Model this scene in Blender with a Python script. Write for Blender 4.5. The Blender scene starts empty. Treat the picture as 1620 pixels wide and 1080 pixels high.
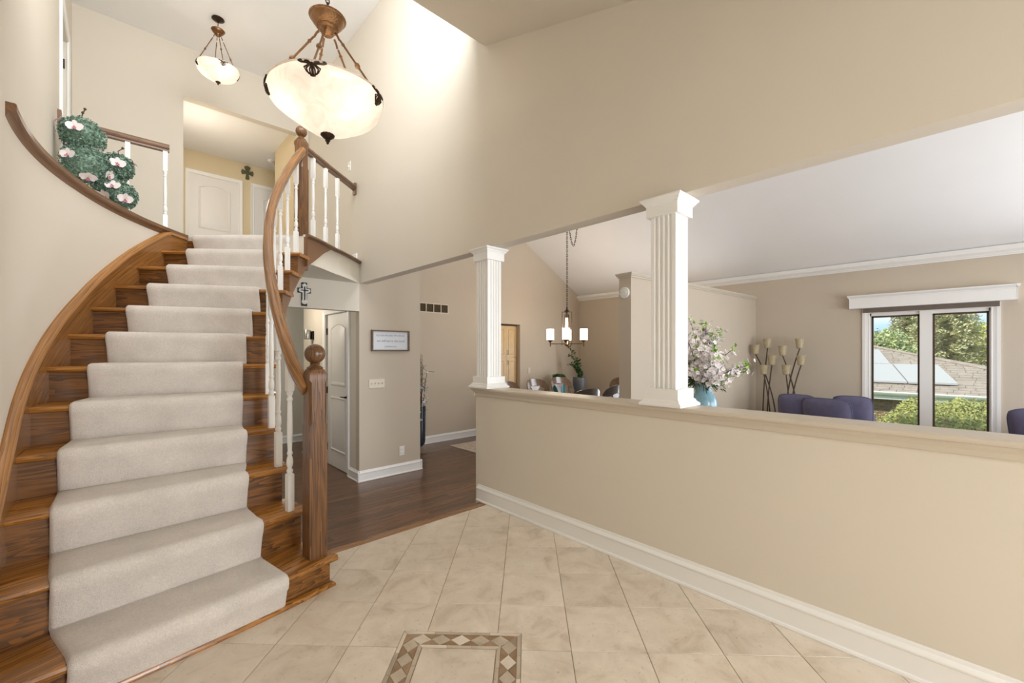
import bpy, bmesh, math, random
from mathutils import Matrix, Vector
random.seed(7)
PI = math.pi
R = math.radians
scene = bpy.context.scene
COL = scene.collection

# ------------------------------------------------------------------ camera, world, lights, exposure
CAM_H = 1.2
cam_d = bpy.data.cameras.new('camera')
cam_d.sensor_width = 36.0
cam_d.lens = 36.0 * 672.0 / 1620.0
cam_d.shift_y = 16.0 / 1620.0
cam_d.clip_start = 0.05
cam_d.clip_end = 300
cam = bpy.data.objects.new('camera', cam_d)
COL.objects.link(cam)
cam.location = (0, 0, CAM_H)
cam.rotation_euler = (PI / 2, 0, -R(43.084))
scene.camera = cam

vs = scene.view_settings
vs.view_transform = 'Standard'
vs.look = 'None'
vs.gamma = 1.0
vs.use_curve_mapping = False
vs.exposure = 1.08
scene.cycles.caustics_reflective = False
scene.cycles.caustics_refractive = False

world = bpy.data.worlds.new('world')
scene.world = world
world.use_nodes = True
nt = world.node_tree
nt.nodes.clear()
wo = nt.nodes.new('ShaderNodeOutputWorld')
bg = nt.nodes.new('ShaderNodeBackground')
tc = nt.nodes.new('ShaderNodeTexCoord')
mp = nt.nodes.new('ShaderNodeMapping')
mp.inputs['Scale'].default_value = (1.0, 1.0, 2.6)
nz = nt.nodes.new('ShaderNodeTexNoise')
nz.inputs['Scale'].default_value = 2.6
nz.inputs['Detail'].default_value = 6.0
cr = nt.nodes.new('ShaderNodeValToRGB')
cr.color_ramp.elements[0].position = 0.44
cr.color_ramp.elements[0].color = (0.36, 0.66, 0.97, 1)
cr.color_ramp.elements[1].position = 0.62
cr.color_ramp.elements[1].color = (0.88, 0.93, 0.97, 1)
nt.links.new(tc.outputs['Generated'], mp.inputs['Vector'])
nt.links.new(mp.outputs['Vector'], nz.inputs['Vector'])
nt.links.new(nz.outputs['Fac'], cr.inputs['Fac'])
nt.links.new(cr.outputs['Color'], bg.inputs['Color'])
bg.inputs['Strength'].default_value = 0.62
nt.links.new(bg.outputs[0], wo.inputs[0])


def add_light(name, kind, loc, energy, color=(1, 1, 1), size=1.0, size_y=None, rot=(0, 0, 0), radius=0.05):
    d = bpy.data.lights.new(name, kind)
    d.energy = energy
    d.color = color
    if kind == 'AREA':
        d.shape = 'RECTANGLE'
        d.size = size
        d.size_y = size_y or size
    elif kind == 'POINT':
        d.shadow_soft_size = radius
    o = bpy.data.objects.new(name, d)
    COL.objects.link(o)
    o.location = loc
    o.rotation_euler = rot
    return o


sun = add_light('sun', 'SUN', (0, 0, 20), 1.9, (1.0, 0.95, 0.86))
sun.rotation_euler = Vector((0.62, -0.25, -0.78)).to_track_quat('-Z', 'Y').to_euler()
sun.data.angle = R(3)
DAY = (0.89, 0.945, 1.0)
# added fill light behind the camera, standing in for unseen front door daylight
add_light('fill_entry', 'AREA', (1.42, -3.08, 1.2), 50, (0.95, 0.97, 1.0), 1.2, 1.9, (PI / 2, 0, 0))
# daylight entering by the clerestory over the entry roof
add_light('daylight_clerestory', 'AREA', (0.9, 2.80, 4.35), 28, (0.96, 0.98, 1.0), 2.1, 1.15, (R(82), 0, 0))
# added area lights as if from unseen windows; the walls there are solid
add_light('fill_living_side', 'AREA', (7.90, -2.0, 0.95), 60, DAY, 2.0, 1.6, (0, PI / 2, 0))
add_light('fill_living_front', 'AREA', (5.0, -3.05, 0.95), 62, DAY, 3.4, 1.7, (PI / 2, 0, 0))
add_light('fill_dining', 'AREA', (7.90, 3.9, 0.75), 26, DAY, 1.6, 1.9, (0, PI / 2, 0))
# upstairs hall lamp, and an added fill light without fixture for the passage
add_light('lamp_upper_hall', 'POINT', (0.80, 7.5, 3.9), 7, (1.0, 0.93, 0.84), radius=0.12)
add_light('fill_passage', 'POINT', (1.5, 6.4, 1.75), 7, (1.0, 0.92, 0.80), radius=0.12)


# ------------------------------------------------------------------ materials
def s2l(c):
    c = c / 255.0
    return c / 12.92 if c <= 0.04045 else ((c + 0.055) / 1.055) ** 2.4


def rgb(r, g, b):
    return (s2l(r), s2l(g), s2l(b), 1.0)


MATS = {}


def mat(name, col, rough=0.5, metal=0.0, spec=0.5, noise=0.0, nscale=4.0, bump=0.0, bscale=80.0, coat=0.0, sheen=0.0,
        trans=0.0, emit=None, estr=0.0, rnd=0.0, alpha=1.0):
    m = bpy.data.materials.new(name)
    m.use_nodes = True
    t = m.node_tree
    p = t.nodes['Principled BSDF']
    p.inputs['Base Color'].default_value = col
    p.inputs['Roughness'].default_value = rough
    p.inputs['Metallic'].default_value = metal
    p.inputs['Specular IOR Level'].default_value = spec
    p.inputs['Coat Weight'].default_value = coat
    p.inputs['Sheen Weight'].default_value = sheen
    p.inputs['Transmission Weight'].default_value = trans
    if emit:
        p.inputs['Emission Color'].default_value = emit
        p.inputs['Emission Strength'].default_value = estr
    co = t.nodes.new('ShaderNodeTexCoord')
    if noise > 0 or rnd > 0:
        n = t.nodes.new('ShaderNodeTexNoise')
        n.inputs['Scale'].default_value = nscale
        n.inputs['Detail'].default_value = 5
        t.links.new(co.outputs['Object'], n.inputs['Vector'])
        mr = t.nodes.new('ShaderNodeMapRange')
        mr.inputs['From Min'].default_value = 0.3
        mr.inputs['From Max'].default_value = 0.7
        mr.inputs['To Min'].default_value = 1 - noise
        mr.inputs['To Max'].default_value = 1 + noise
        t.links.new(n.outputs['Fac'], mr.inputs['Value'])
        val = mr.outputs[0]
        if rnd > 0:
            oi = t.nodes.new('ShaderNodeObjectInfo')
            m2 = t.nodes.new('ShaderNodeMapRange')
            m2.inputs['To Min'].default_value = 1 - rnd
            m2.inputs['To Max'].default_value = 1 + rnd
            t.links.new(oi.outputs['Random'], m2.inputs['Value'])
            mm = t.nodes.new('ShaderNodeMath')
            mm.operation = 'MULTIPLY'
            t.links.new(val, mm.inputs[0])
            t.links.new(m2.outputs[0], mm.inputs[1])
            val = mm.outputs[0]
        mx = t.nodes.new('ShaderNodeVectorMath')
        mx.operation = 'SCALE'
        mx.inputs[0].default_value = col[:3]
        t.links.new(val, mx.inputs['Scale'])
        t.links.new(mx.outputs[0], p.inputs['Base Color'])
    if bump > 0:
        n2 = t.nodes.new('ShaderNodeTexNoise')
        n2.inputs['Scale'].default_value = bscale
        n2.inputs['Detail'].default_value = 3
        t.links.new(co.outputs['Object'], n2.inputs['Vector'])
        b = t.nodes.new('ShaderNodeBump')
        b.inputs['Strength'].default_value = bump
        b.inputs['Distance'].default_value = 0.01
        t.links.new(n2.outputs['Fac'], b.inputs['Height'])
        t.links.new(b.outputs[0], p.inputs['Normal'])
    MATS[name] = m
    return m


def wood(name, dark, light, axis='X', rough=0.3, grain=14.0, length=0.9, coat=0.25, rnd=0.15, wob=1.0, ring=3.0):
    """Grain along one axis of the object (or along the sweep with axis 'UV')."""
    m = bpy.data.materials.new(name)
    m.use_nodes = True
    t = m.node_tree
    p = t.nodes['Principled BSDF']
    p.inputs['Roughness'].default_value = rough
    p.inputs['Coat Weight'].default_value = coat
    p.inputs['Coat Roughness'].default_value = 0.15
    co = t.nodes.new('ShaderNodeTexCoord')
    src = co.outputs['UV'] if axis == 'UV' else co.outputs['Object']
    oi = t.nodes.new('ShaderNodeObjectInfo')
    ad = t.nodes.new('ShaderNodeVectorMath')
    ad.operation = 'ADD'
    sc_ = t.nodes.new('ShaderNodeVectorMath')
    sc_.operation = 'SCALE'
    sc_.inputs[0].default_value = (3.1, 7.7, 5.3)
    t.links.new(oi.outputs['Random'], sc_.inputs['Scale'])
    t.links.new(src, ad.inputs[0])
    t.links.new(sc_.outputs[0], ad.inputs[1])
    mp = t.nodes.new('ShaderNodeMapping')
    s = [grain, grain, grain]
    s['XYZ'.index('X' if axis == 'UV' else axis)] = length
    mp.inputs['Scale'].default_value = s
    t.links.new(ad.outputs[0], mp.inputs['Vector'])
    n = t.nodes.new('ShaderNodeTexNoise')
    n.inputs['Scale'].default_value = 1.0
    n.inputs['Detail'].default_value = 3
    n.inputs['Distortion'].default_value = wob
    t.links.new(mp.outputs[0], n.inputs['Vector'])
    # cathedral rings from the banding of a slow noise
    mu = t.nodes.new('ShaderNodeMath')
    mu.operation = 'MULTIPLY'
    mu.inputs[1].default_value = ring * 2.2
    t.links.new(n.outputs['Fac'], mu.inputs[0])
    fr = t.nodes.new('ShaderNodeMath')
    fr.operation = 'FRACT'
    t.links.new(mu.outputs[0], fr.inputs[0])
    n2 = t.nodes.new('ShaderNodeTexNoise')
    n2.inputs['Scale'].default_value = 6.0
    n2.inputs['Detail'].default_value = 4
    t.links.new(mp.outputs[0], n2.inputs['Vector'])
    mix = t.nodes.new('ShaderNodeMath')
    mix.operation = 'MULTIPLY_ADD'
    mix.inputs[1].default_value = 0.45
    t.links.new(fr.outputs[0], mix.inputs[0])
    hf = t.nodes.new('ShaderNodeMath')
    hf.operation = 'MULTIPLY'
    hf.inputs[1].default_value = 0.62
    t.links.new(n2.outputs['Fac'], hf.inputs[0])
    t.links.new(hf.outputs[0], mix.inputs[2])
    r = t.nodes.new('ShaderNodeValToRGB')
    r.color_ramp.elements[0].position = 0.22
    r.color_ramp.elements[0].color = dark
    r.color_ramp.elements[1].position = 0.72
    r.color_ramp.elements[1].color = light
    t.links.new(mix.outputs[0], r.inputs['Fac'])
    m2 = t.nodes.new('ShaderNodeMapRange')
    m2.inputs['To Min'].default_value = 1 - rnd
    m2.inputs['To Max'].default_value = 1 + rnd
    t.links.new(oi.outputs['Random'], m2.inputs['Value'])
    mx = t.nodes.new('ShaderNodeVectorMath')
    mx.operation = 'SCALE'
    t.links.new(r.outputs['Color'], mx.inputs[0])
    t.links.new(m2.outputs[0], mx.inputs['Scale'])
    t.links.new(mx.outputs[0], p.inputs['Base Color'])
    MATS[name] = m
    return m


mat('paint_foyer', rgb(222, 213.5, 199), 0.75, noise=0.012, nscale=1.5, bump=0.04, bscale=300)
mat('paint_living', rgb(203, 190, 172), 0.75, noise=0.012, nscale=1.5, bump=0.04, bscale=300)
mat('paint_upper_hall', rgb(222, 206, 172), 0.75, noise=0.012, nscale=1.5)
mat('paint_ceiling', rgb(244, 243, 242), 0.85, noise=0.01, nscale=2)
mat('paint_cream', rgb(228, 221, 206), 0.6)
mat('paint_ledge', rgb(208, 197, 180), 0.35, noise=0.02, nscale=3)
mat('white_trim', rgb(243, 242, 239), 0.35)
mat('white_door', rgb(236, 234, 231), 0.4)
mat('white_plastic', rgb(240, 238, 230), 0.4)
mat('almond_plastic', rgb(222, 211, 192), 0.4)
mat('black_metal', rgb(28, 26, 25), 0.4, metal=0.6)
mat('silver_metal', rgb(170, 168, 160), 0.3, metal=0.9)
mat('bronze', rgb(120, 84, 56), 0.34, metal=0.85, noise=0.2, nscale=40)
mat('dark_bronze', rgb(66, 50, 38), 0.42, metal=0.75, noise=0.2, nscale=40)
mat('gold_bronze', rgb(150, 114, 80), 0.28, metal=0.92, noise=0.1, nscale=80, bump=0.5, bscale=160)
mat('candle_iron', rgb(84, 70, 58), 0.5, metal=0.5)
mat('carpet', rgb(236, 228, 220), 0.95, spec=0.1, noise=0.07, nscale=7, bump=0.6, bscale=330, sheen=0.35)
mat('grout', rgb(170, 150, 126), 0.9)
mat('sofa_fabric', rgb(86, 84, 112), 0.9, noise=0.1, nscale=30, bump=0.2, bscale=400, sheen=0.3)
mat('cushion_fabric', rgb(92, 88, 116), 0.9, noise=0.1, nscale=14, bump=0.25, bscale=300, sheen=0.3)
mat('grey_ceramic', rgb(112, 114, 122), 0.18, noise=0.06, nscale=14)
mat('teal_ceramic', rgb(30, 142, 160), 0.2, noise=0.1, nscale=14)
mat('blue_ceramic', rgb(132, 172, 188), 0.2, noise=0.16, nscale=22)
mat('vase_glass', rgb(34, 48, 62), 0.12, coat=0.5)
mat('stone_foot', rgb(120, 104, 92), 0.5, noise=0.2, nscale=30)
mat('leaf_dark', rgb(44, 84, 32), 0.5, noise=0.3, nscale=20)
mat('leaf_bright', rgb(128, 176, 48), 0.5, noise=0.25, nscale=20)
mat('leaf_olive', rgb(132, 140, 66), 0.6, noise=0.3, nscale=10)
mat('topiary_leaf', rgb(124, 152, 134), 0.5, noise=0.6, nscale=70)
mat('blossom', rgb(248, 242, 245), 0.7, noise=0.05, nscale=30)
mat('blossom_white', rgb(232, 238, 240), 0.7)
mat('orchid_petal', rgb(244, 236, 236), 0.6)
mat('orchid_pink', rgb(214, 140, 168), 0.6)
mat('orchid_gold', rgb(220, 176, 60), 0.6)
mat('twig', rgb(86, 66, 50), 0.8, noise=0.2, nscale=30)
mat('soil', rgb(60, 46, 36), 0.95)
mat('basket', rgb(150, 118, 82), 0.8, noise=0.2, nscale=60)
mat('candle_cup', rgb(188, 174, 142), 0.25, noise=0.12, nscale=26)
mat('sign_board', rgb(226, 230, 236), 0.6)
mat('sign_ink', rgb(150, 152, 160), 0.7)
mat('cross_black', rgb(44, 42, 42), 0.7, noise=0.2, nscale=40)
mat('cross_white', rgb(224, 222, 216), 0.7, noise=0.15, nscale=60)
mat('cross_green', rgb(92, 92, 58), 0.6, noise=0.35, nscale=60)
mat('vent_dark', rgb(92, 76, 48), 0.6)
mat('rug', rgb(212, 198, 184), 0.95, noise=0.16, nscale=16, bump=0.3, bscale=300)
mat('maple', rgb(222, 190, 140), 0.4, noise=0.05, nscale=8)
mat('brass_hinge', rgb(60, 48, 36), 0.4, metal=0.7)
mat('bulb', rgb(255, 240, 220), 0.5, emit=(1.0, 0.86, 0.66, 1), estr=14)
mat('shade_glow', rgb(255, 244, 230), 0.5, emit=(1.0, 0.86, 0.70, 1), estr=2.6)
mat('glass_strip', rgb(236, 214, 170), 0.2, emit=(1.0, 0.80, 0.52, 1), estr=0.35)
mat('shingle', rgb(168, 152, 136), 0.95, noise=0.14, nscale=5)
mat('solar', rgb(186, 182, 176), 0.7, spec=0.2)
mat('gutter', rgb(238, 234, 222), 0.5)
mat('brick', rgb(150, 118, 92), 0.9, noise=0.25, nscale=8, rnd=0.2)
mat('mortar', rgb(186, 174, 156), 0.95)
mat('lawn', rgb(112, 132, 62), 0.95, noise=0.25, nscale=2)
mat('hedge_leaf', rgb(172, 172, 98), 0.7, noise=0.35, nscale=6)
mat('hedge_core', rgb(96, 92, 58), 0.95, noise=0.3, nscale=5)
mat('conifer', rgb(196, 190, 142), 0.8, noise=0.3, nscale=1.2)
mat('tree_green', rgb(190, 196, 138), 0.8, noise=0.3, nscale=1.2)
mat('tree_yellow', rgb(206, 204, 74), 0.8, noise=0.25, nscale=1.2)
mat('bark', rgb(104, 90, 76), 0.9, noise=0.2, nscale=8)
mat('cable', rgb(60, 60, 62), 0.6)
mat('window_frame', rgb(72, 52, 36), 0.5, noise=0.1, nscale=20)
mat('shade_cloth', rgb(120, 108, 98), 0.9)
mat('exterior_board', rgb(170, 160, 146), 0.8)
mat('marble_glass', rgb(250, 240, 228), 0.25)



def mottle(name, scale, amount):
    """a second, finer colour variation on an existing material"""
    t = MATS[name].node_tree
    p = t.nodes['Principled BSDF']
    src_ = p.inputs['Base Color'].links[0].from_socket
    co = t.nodes.new('ShaderNodeTexCoord')
    n = t.nodes.new('ShaderNodeTexNoise')
    n.inputs['Scale'].default_value = scale
    n.inputs['Detail'].default_value = 4
    n.inputs['Roughness'].default_value = 0.7
    t.links.new(co.outputs['Object'], n.inputs['Vector'])
    mr = t.nodes.new('ShaderNodeMapRange')
    mr.inputs['From Min'].default_value = 0.3
    mr.inputs['From Max'].default_value = 0.7
    mr.inputs['To Min'].default_value = 1 - amount
    mr.inputs['To Max'].default_value = 1 + amount
    t.links.new(n.outputs['Fac'], mr.inputs['Value'])
    mx = t.nodes.new('ShaderNodeVectorMath')
    mx.operation = 'SCALE'
    t.links.new(src_, mx.inputs[0])
    t.links.new(mr.outputs[0], mx.inputs['Scale'])
    t.links.new(mx.outputs[0], p.inputs['Base Color'])


mottle('carpet', 130, 0.10)
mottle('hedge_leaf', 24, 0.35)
OAK_D, OAK_L = rgb(96, 58, 22), rgb(178, 120, 54)
wood('oak_x', OAK_D, OAK_L, 'X', 0.26, grain=24, length=0.9, coat=0.3, wob=0.5)
wood('oak_z', rgb(58, 36, 20), rgb(126, 86, 50), 'Z', 0.32, grain=30, length=1.0, coat=0.15, wob=0.45, ring=4.0)
wood('oak_uv', rgb(108, 68, 30), rgb(170, 118, 62), 'UV', 0.25, grain=40, length=1.0, coat=0.3, wob=0.3)
wood('oak_riser', rgb(62, 37, 16), rgb(138, 90, 40), 'X', 0.34, grain=15, length=1.1, coat=0.1, wob=0.7, ring=4.0)
wood('walnut_uv', rgb(78, 52, 33), rgb(128, 92, 64), 'UV', 0.36, grain=40, length=1.0, coat=0.12, wob=0.3)
wood('floor_wood', rgb(44, 26, 16), rgb(122, 84, 56), 'X', 0.28, grain=26, length=0.9, coat=0.15, rnd=0.3, wob=0.5)
wood('chair_wood', rgb(74, 52, 36), rgb(122, 90, 62), 'X', 0.3, grain=20, coat=1.0)
wood('chair_dark', rgb(46, 42, 44), rgb(74, 68, 68), 'X', 0.3, grain=20, coat=0.5)
wood('table_wood', rgb(92, 62, 36), rgb(160, 116, 72), 'X', 0.25, grain=12, coat=0.5)
wood('frame_wood', rgb(82, 66, 52), rgb(120, 100, 80), 'X', 0.6, grain=30, coat=0.0)


def travertine(name, a, b, c):
    m = bpy.data.materials.new(name)
    m.use_nodes = True
    t = m.node_tree
    p = t.nodes['Principled BSDF']
    p.inputs['Roughness'].default_value = 0.34
    p.inputs['Specular IOR Level'].default_value = 0.45
    co = t.nodes.new('ShaderNodeTexCoord')
    oi = t.nodes.new('ShaderNodeObjectInfo')
    sc_ = t.nodes.new('ShaderNodeVectorMath')
    sc_.operation = 'SCALE'
    sc_.inputs[0].default_value = (13.0, 7.0, 17.0)
    ad = t.nodes.new('ShaderNodeVectorMath')
    t.links.new(oi.outputs['Random'], sc_.inputs['Scale'])
    t.links.new(co.outputs['Object'], ad.inputs[0])
    t.links.new(sc_.outputs[0], ad.inputs[1])
    n = t.nodes.new('ShaderNodeTexNoise')
    n.inputs['Scale'].default_value = 6.5
    n.inputs['Detail'].default_value = 8
    n.inputs['Roughness'].default_value = 0.62
    n.inputs['Distortion'].default_value = 0.7
    t.links.new(ad.outputs[0], n.inputs['Vector'])
    r = t.nodes.new('ShaderNodeValToRGB')
    e = r.color_ramp.elements
    e[0].position, e[0].color = 0.28, a
    e[1].position, e[1].color = 0.66, c
    e.new(0.46).color = b
    t.links.new(n.outputs['Fac'], r.inputs['Fac'])
    # fine pits
    v = t.nodes.new('ShaderNodeTexNoise')
    v.inputs['Scale'].default_value = 70
    v.inputs['Detail'].default_value = 2
    t.links.new(ad.outputs[0], v.inputs['Vector'])
    vr = t.nodes.new('ShaderNodeMapRange')
    vr.inputs['From Min'].default_value = 0.22
    vr.inputs['From Max'].default_value = 0.36
    vr.inputs['To Min'].default_value = 0.72
    vr.inputs['To Max'].default_value = 1.0
    t.links.new(v.outputs['Fac'], vr.inputs['Value'])
    m2 = t.nodes.new('ShaderNodeMapRange')
    m2.inputs['To Min'].default_value = 0.94
    m2.inputs['To Max'].default_value = 1.04
    t.links.new(oi.outputs['Random'], m2.inputs['Value'])
    mm = t.nodes.new('ShaderNodeMath')
    mm.operation = 'MULTIPLY'
    t.links.new(vr.outputs[0], mm.inputs[0])
    t.links.new(m2.outputs[0], mm.inputs[1])
    mx = t.nodes.new('ShaderNodeVectorMath')
    mx.operation = 'SCALE'
    t.links.new(r.outputs['Color'], mx.inputs[0])
    t.links.new(mm.outputs[0], mx.inputs['Scale'])
    t.links.new(mx.outputs[0], p.inputs['Base Color'])
    MATS[name] = m


travertine('travertine', rgb(202, 187, 166), rgb(227, 214, 196), rgb(238, 227, 211))
travertine('travertine_brown', rgb(122, 96, 70), rgb(152, 124, 94), rgb(178, 150, 120))
travertine('travertine_grey', rgb(170, 158, 140), rgb(196, 182, 162), rgb(214, 200, 180))


def glass_mat():
    m = bpy.data.materials.new('pane_glass')
    m.use_nodes = True
    t = m.node_tree
    t.nodes.clear()
    o = t.nodes.new('ShaderNodeOutputMaterial')
    tr = t.nodes.new('ShaderNodeBsdfTransparent')
    tr.inputs[0].default_value = (0.97, 0.98, 0.98, 1)
    g = t.nodes.new('ShaderNodeBsdfGlossy')
    g.inputs['Roughness'].default_value = 0.02
    mx = t.nodes.new('ShaderNodeMixShader')
    mx.inputs[0].default_value = 0.04
    t.links.new(tr.outputs[0], mx.inputs[1])
    t.links.new(g.outputs[0], mx.inputs[2])
    t.links.new(mx.outputs[0], o.inputs[0])
    MATS['pane_glass'] = m
    # alabaster bowl glass: light shines through it
    m = bpy.data.materials.new('alabaster')
    m.use_nodes = True
    t = m.node_tree
    t.nodes.clear()
    o = t.nodes.new('ShaderNodeOutputMaterial')
    a = t.nodes.new('ShaderNodeBsdfTranslucent')
    d = t.nodes.new('ShaderNodeBsdfDiffuse')
    g = t.nodes.new('ShaderNodeBsdfGlossy')
    g.inputs['Roughness'].default_value = 0.25
    n = t.nodes.new('ShaderNodeTexNoise')
    n.inputs['Scale'].default_value = 9
    n.inputs['Detail'].default_value = 5
    n.inputs['Distortion'].default_value = 1.5
    co = t.nodes.new('ShaderNodeTexCoord')
    t.links.new(co.outputs['Object'], n.inputs['Vector'])
    r = t.nodes.new('ShaderNodeValToRGB')
    r.color_ramp.elements[0].position = 0.3
    r.color_ramp.elements[0].color = (0.84, 0.75, 0.69, 1)
    r.color_ramp.elements[1].position = 0.65
    r.color_ramp.elements[1].color = (0.95, 0.89, 0.85, 1)
    t.links.new(n.outputs['Fac'], r.inputs['Fac'])
    t.links.new(r.outputs[0], a.inputs[0])
    t.links.new(r.outputs[0], d.inputs[0])
    m1 = t.nodes.new('ShaderNodeMixShader')
    m1.inputs[0].default_value = 0.45
    m2 = t.nodes.new('ShaderNodeMixShader')
    m2.inputs[0].default_value = 0.05
    t.links.new(a.outputs[0], m1.inputs[1])
    t.links.new(d.outputs[0], m1.inputs[2])
    t.links.new(m1.outputs[0], m2.inputs[1])
    t.links.new(g.outputs[0], m2.inputs[2])
    t.links.new(m2.outputs[0], o.inputs[0])
    MATS['alabaster'] = m


glass_mat()


# ------------------------------------------------------------------ mesh helpers
class MB:
    def __init__(self):
        self.v, self.f, self.uv = [], [], {}

    def add(self, vs_, fs):
        b = len(self.v)
        self.v += [tuple(p) for p in vs_]
        self.f += [tuple(i + b for i in f) for f in fs]
        return self

    def box(self, x0, x1, y0, y1, z0, z1):
        return self.add([(x0, y0, z0), (x1, y0, z0), (x1, y1, z0), (x0, y1, z0), (x0, y0, z1), (x1, y0, z1), (x1, y1, z1), (x0, y1, z1)],
                        [(0, 3, 2, 1), (4, 5, 6, 7), (0, 1, 5, 4), (1, 2, 6, 5), (2, 3, 7, 6), (3, 0, 4, 7)])

    def bbox(self, x0, x1, y0, y1, z0, z1, c):
        """box with its top and bottom edges chamfered by c"""
        secs = []
        for z, k in ((z0, c), (z0 + c, 0), (z1 - c, 0), (z1, c)):
            secs.append([(x0 + k, y0 + k, z), (x1 - k, y0 + k, z), (x1 - k, y1 - k, z), (x0 + k, y1 - k, z)])
        return self.loft(secs)

    def obox(self, c, ax, ay, az, hx, hy, hz):
        c, ax, ay, az = Vector(c), Vector(ax).normalized(), Vector(ay).normalized(), Vector(az).normalized()
        P = []
        for sz in (-1, 1):
            for sx, sy in ((-1, -1), (1, -1), (1, 1), (-1, 1)):
                P.append(c + ax * hx * sx + ay * hy * sy + az * hz * sz)
        return self.add(P, [(0, 3, 2, 1), (4, 5, 6, 7), (0, 1, 5, 4), (1, 2, 6, 5), (2, 3, 7, 6), (3, 0, 4, 7)])

    def prism(self, poly, z0, z1, inset=0.0):
        n = len(poly)
        secs = [[(x, y, z0) for x, y in poly], [(x, y, z1) for x, y in poly]]
        if inset:
            cx = sum(p[0] for p in poly) / n
            cy = sum(p[1] for p in poly) / n
            ins = []
            for x, y in poly:
                d = math.hypot(x - cx, y - cy) or 1
                ins.append((x - (x - cx) / d * inset, y - (y - cy) / d * inset, z1))
            secs = [secs[0], [(x, y, z1 - inset) for x, y in poly], ins]
        return self.loft(secs)

    def loft(self, secs, closed=True, caps=True, loop=False):
        n = len(secs[0])
        b = len(self.v)
        for s in secs:
            self.v += [tuple(p) for p in s]
        m = len(secs)
        for i in range(m if loop else m - 1):
            i2 = (i + 1) % m
            for j in range(n if closed else n - 1):
                j2 = (j + 1) % n
                self.f.append((b + i * n + j, b + i * n + j2, b + i2 * n + j2, b + i2 * n + j))
        if caps and closed and not loop:
            self.f.append(tuple(b + j for j in reversed(range(n))))
            self.f.append(tuple(b + (m - 1) * n + j for j in range(n)))
        return self

    def lathe(self, prof, n=20, c=(0, 0, 0), sx=1.0, sy=1.0, wave=None):
        secs = []
        for r, z in prof:
            ring = []
            for k in range(n):
                a = 2 * PI * k / n
                rr = max(r, 1e-5)
                if wave:
                    rr *= wave(a, z)
                ring.append((c[0] + rr * math.cos(a) * sx, c[1] + rr * math.sin(a) * sy, c[2] + z))
            secs.append(ring)
        return self.loft(secs, caps=True)

    def tube(self, path, r, n=8, loop=False, r1=None):
        path = [Vector(p) for p in path]
        m = len(path)
        secs = []
        up = Vector((0, 0, 1))
        prev = None
        for i, p in enumerate(path):
            if loop:
                t = path[(i + 1) % m] - path[i - 1]
            else:
                t = path[min(i + 1, m - 1)] - path[max(i - 1, 0)]
            t = t.normalized() if t.length > 1e-9 else Vector((0, 0, 1))
            if prev is None:
                a = t.cross(up)
                if a.length < 1e-3:
                    a = t.cross(Vector((1, 0, 0)))
            else:
                a = prev - t * prev.dot(t)
                if a.length < 1e-6:
                    a = t.cross(up)
            a.normalize()
            prev = a
            b = t.cross(a)
            rr = r if r1 is None else r + (r1 - r) * i / max(m - 1, 1)
            if callable(rr):
                rr = rr(i / (m - 1))
            secs.append([p + a * rr * math.cos(2 * PI * k / n) + b * rr * math.sin(2 * PI * k / n) for k in range(n)])
        return self.loft(secs, loop=loop)

    def sweep(self, path, prof, side=None, uvs=False):
        """closed profile (u across, w up) carried along a path; u axis horizontal, right of travel"""
        path = [Vector(p) for p in path]
        m = len(path)
        secs = []
        L = 0
        b = len(self.v)
        for i, p in enumerate(path):
            if i:
                L += (p - path[i - 1]).length
            t = path[min(i + 1, m - 1)] - path[max(i - 1, 0)]
            if side is None:
                s = Vector((t.y, -t.x, 0)).normalized()
            else:
                s = Vector(side(i) if callable(side) else side).normalized()
            upv = s.cross(t.normalized())
            if upv.z < 0:
                upv = -upv
            secs.append([p + s * u + upv * w for u, w in prof])
            if uvs:
                acc = 0
                for j in range(len(prof)):
                    self.uv[b + i * len(prof) + j] = (L, acc)
                    k = (j + 1) % len(prof)
                    acc += math.hypot(prof[k][0] - prof[j][0], prof[k][1] - prof[j][1])
        return self.loft(secs)

    def build(self, name, m, parent=None, smooth=True, sharp=35, loc=None, rotz=0.0):
        me = bpy.data.meshes.new(name)
        me.from_pydata([tuple(p) for p in self.v], [], self.f)
        bm = bmesh.new()
        bm.from_mesh(me)
        bmesh.ops.recalc_face_normals(bm, faces=bm.faces)
        bm.to_mesh(me)
        bm.free()
        if smooth:
            me.shade_smooth()
            me.set_sharp_from_angle(angle=R(sharp))
        if self.uv:
            l = me.uv_layers.new(name='UVMap')
            for lp in me.loops:
                l.data[lp.index].uv = self.uv.get(lp.vertex_index, (0, 0))
        me.materials.append(MATS[m] if isinstance(m, str) else m)
        o = bpy.data.objects.new(name, me)
        COL.objects.link(o)
        if loc is not None:
            o.location = loc
        o.rotation_euler.z = rotz
        if parent is not None:
            o.parent = parent
            if loc is None:
                o.matrix_parent_inverse = Matrix.Translation(-PLOC[parent.name])
        return o


PLOC = {}


def tag(o, label=None, cat=None, group=None, kind=None):
    if label:
        o['label'] = label
    if cat:
        o['category'] = cat
    if group:
        o['group'] = group
    if kind:
        o['kind'] = kind
    return o


def thing(name, label, cat, loc=(0, 0, 0), group=None, kind=None):
    o = bpy.data.objects.new(name, None)
    COL.objects.link(o)
    o.location = loc
    o.empty_display_size = 0.1
    PLOC[o.name] = Vector(loc)
    tag(o, label, cat, group, kind)
    return o


def reg(o):
    """a mesh at the origin may parent others built in world coordinates"""
    PLOC[o.name] = Vector(o.location)
    return o


def struct(name, mb, m, label, smooth=False, parent=None):
    o = mb.build(name, m, smooth=smooth, parent=parent)
    if parent is None:
        tag(o, label, 'setting', kind='structure')
        del o['category']
    return reg(o)


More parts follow.
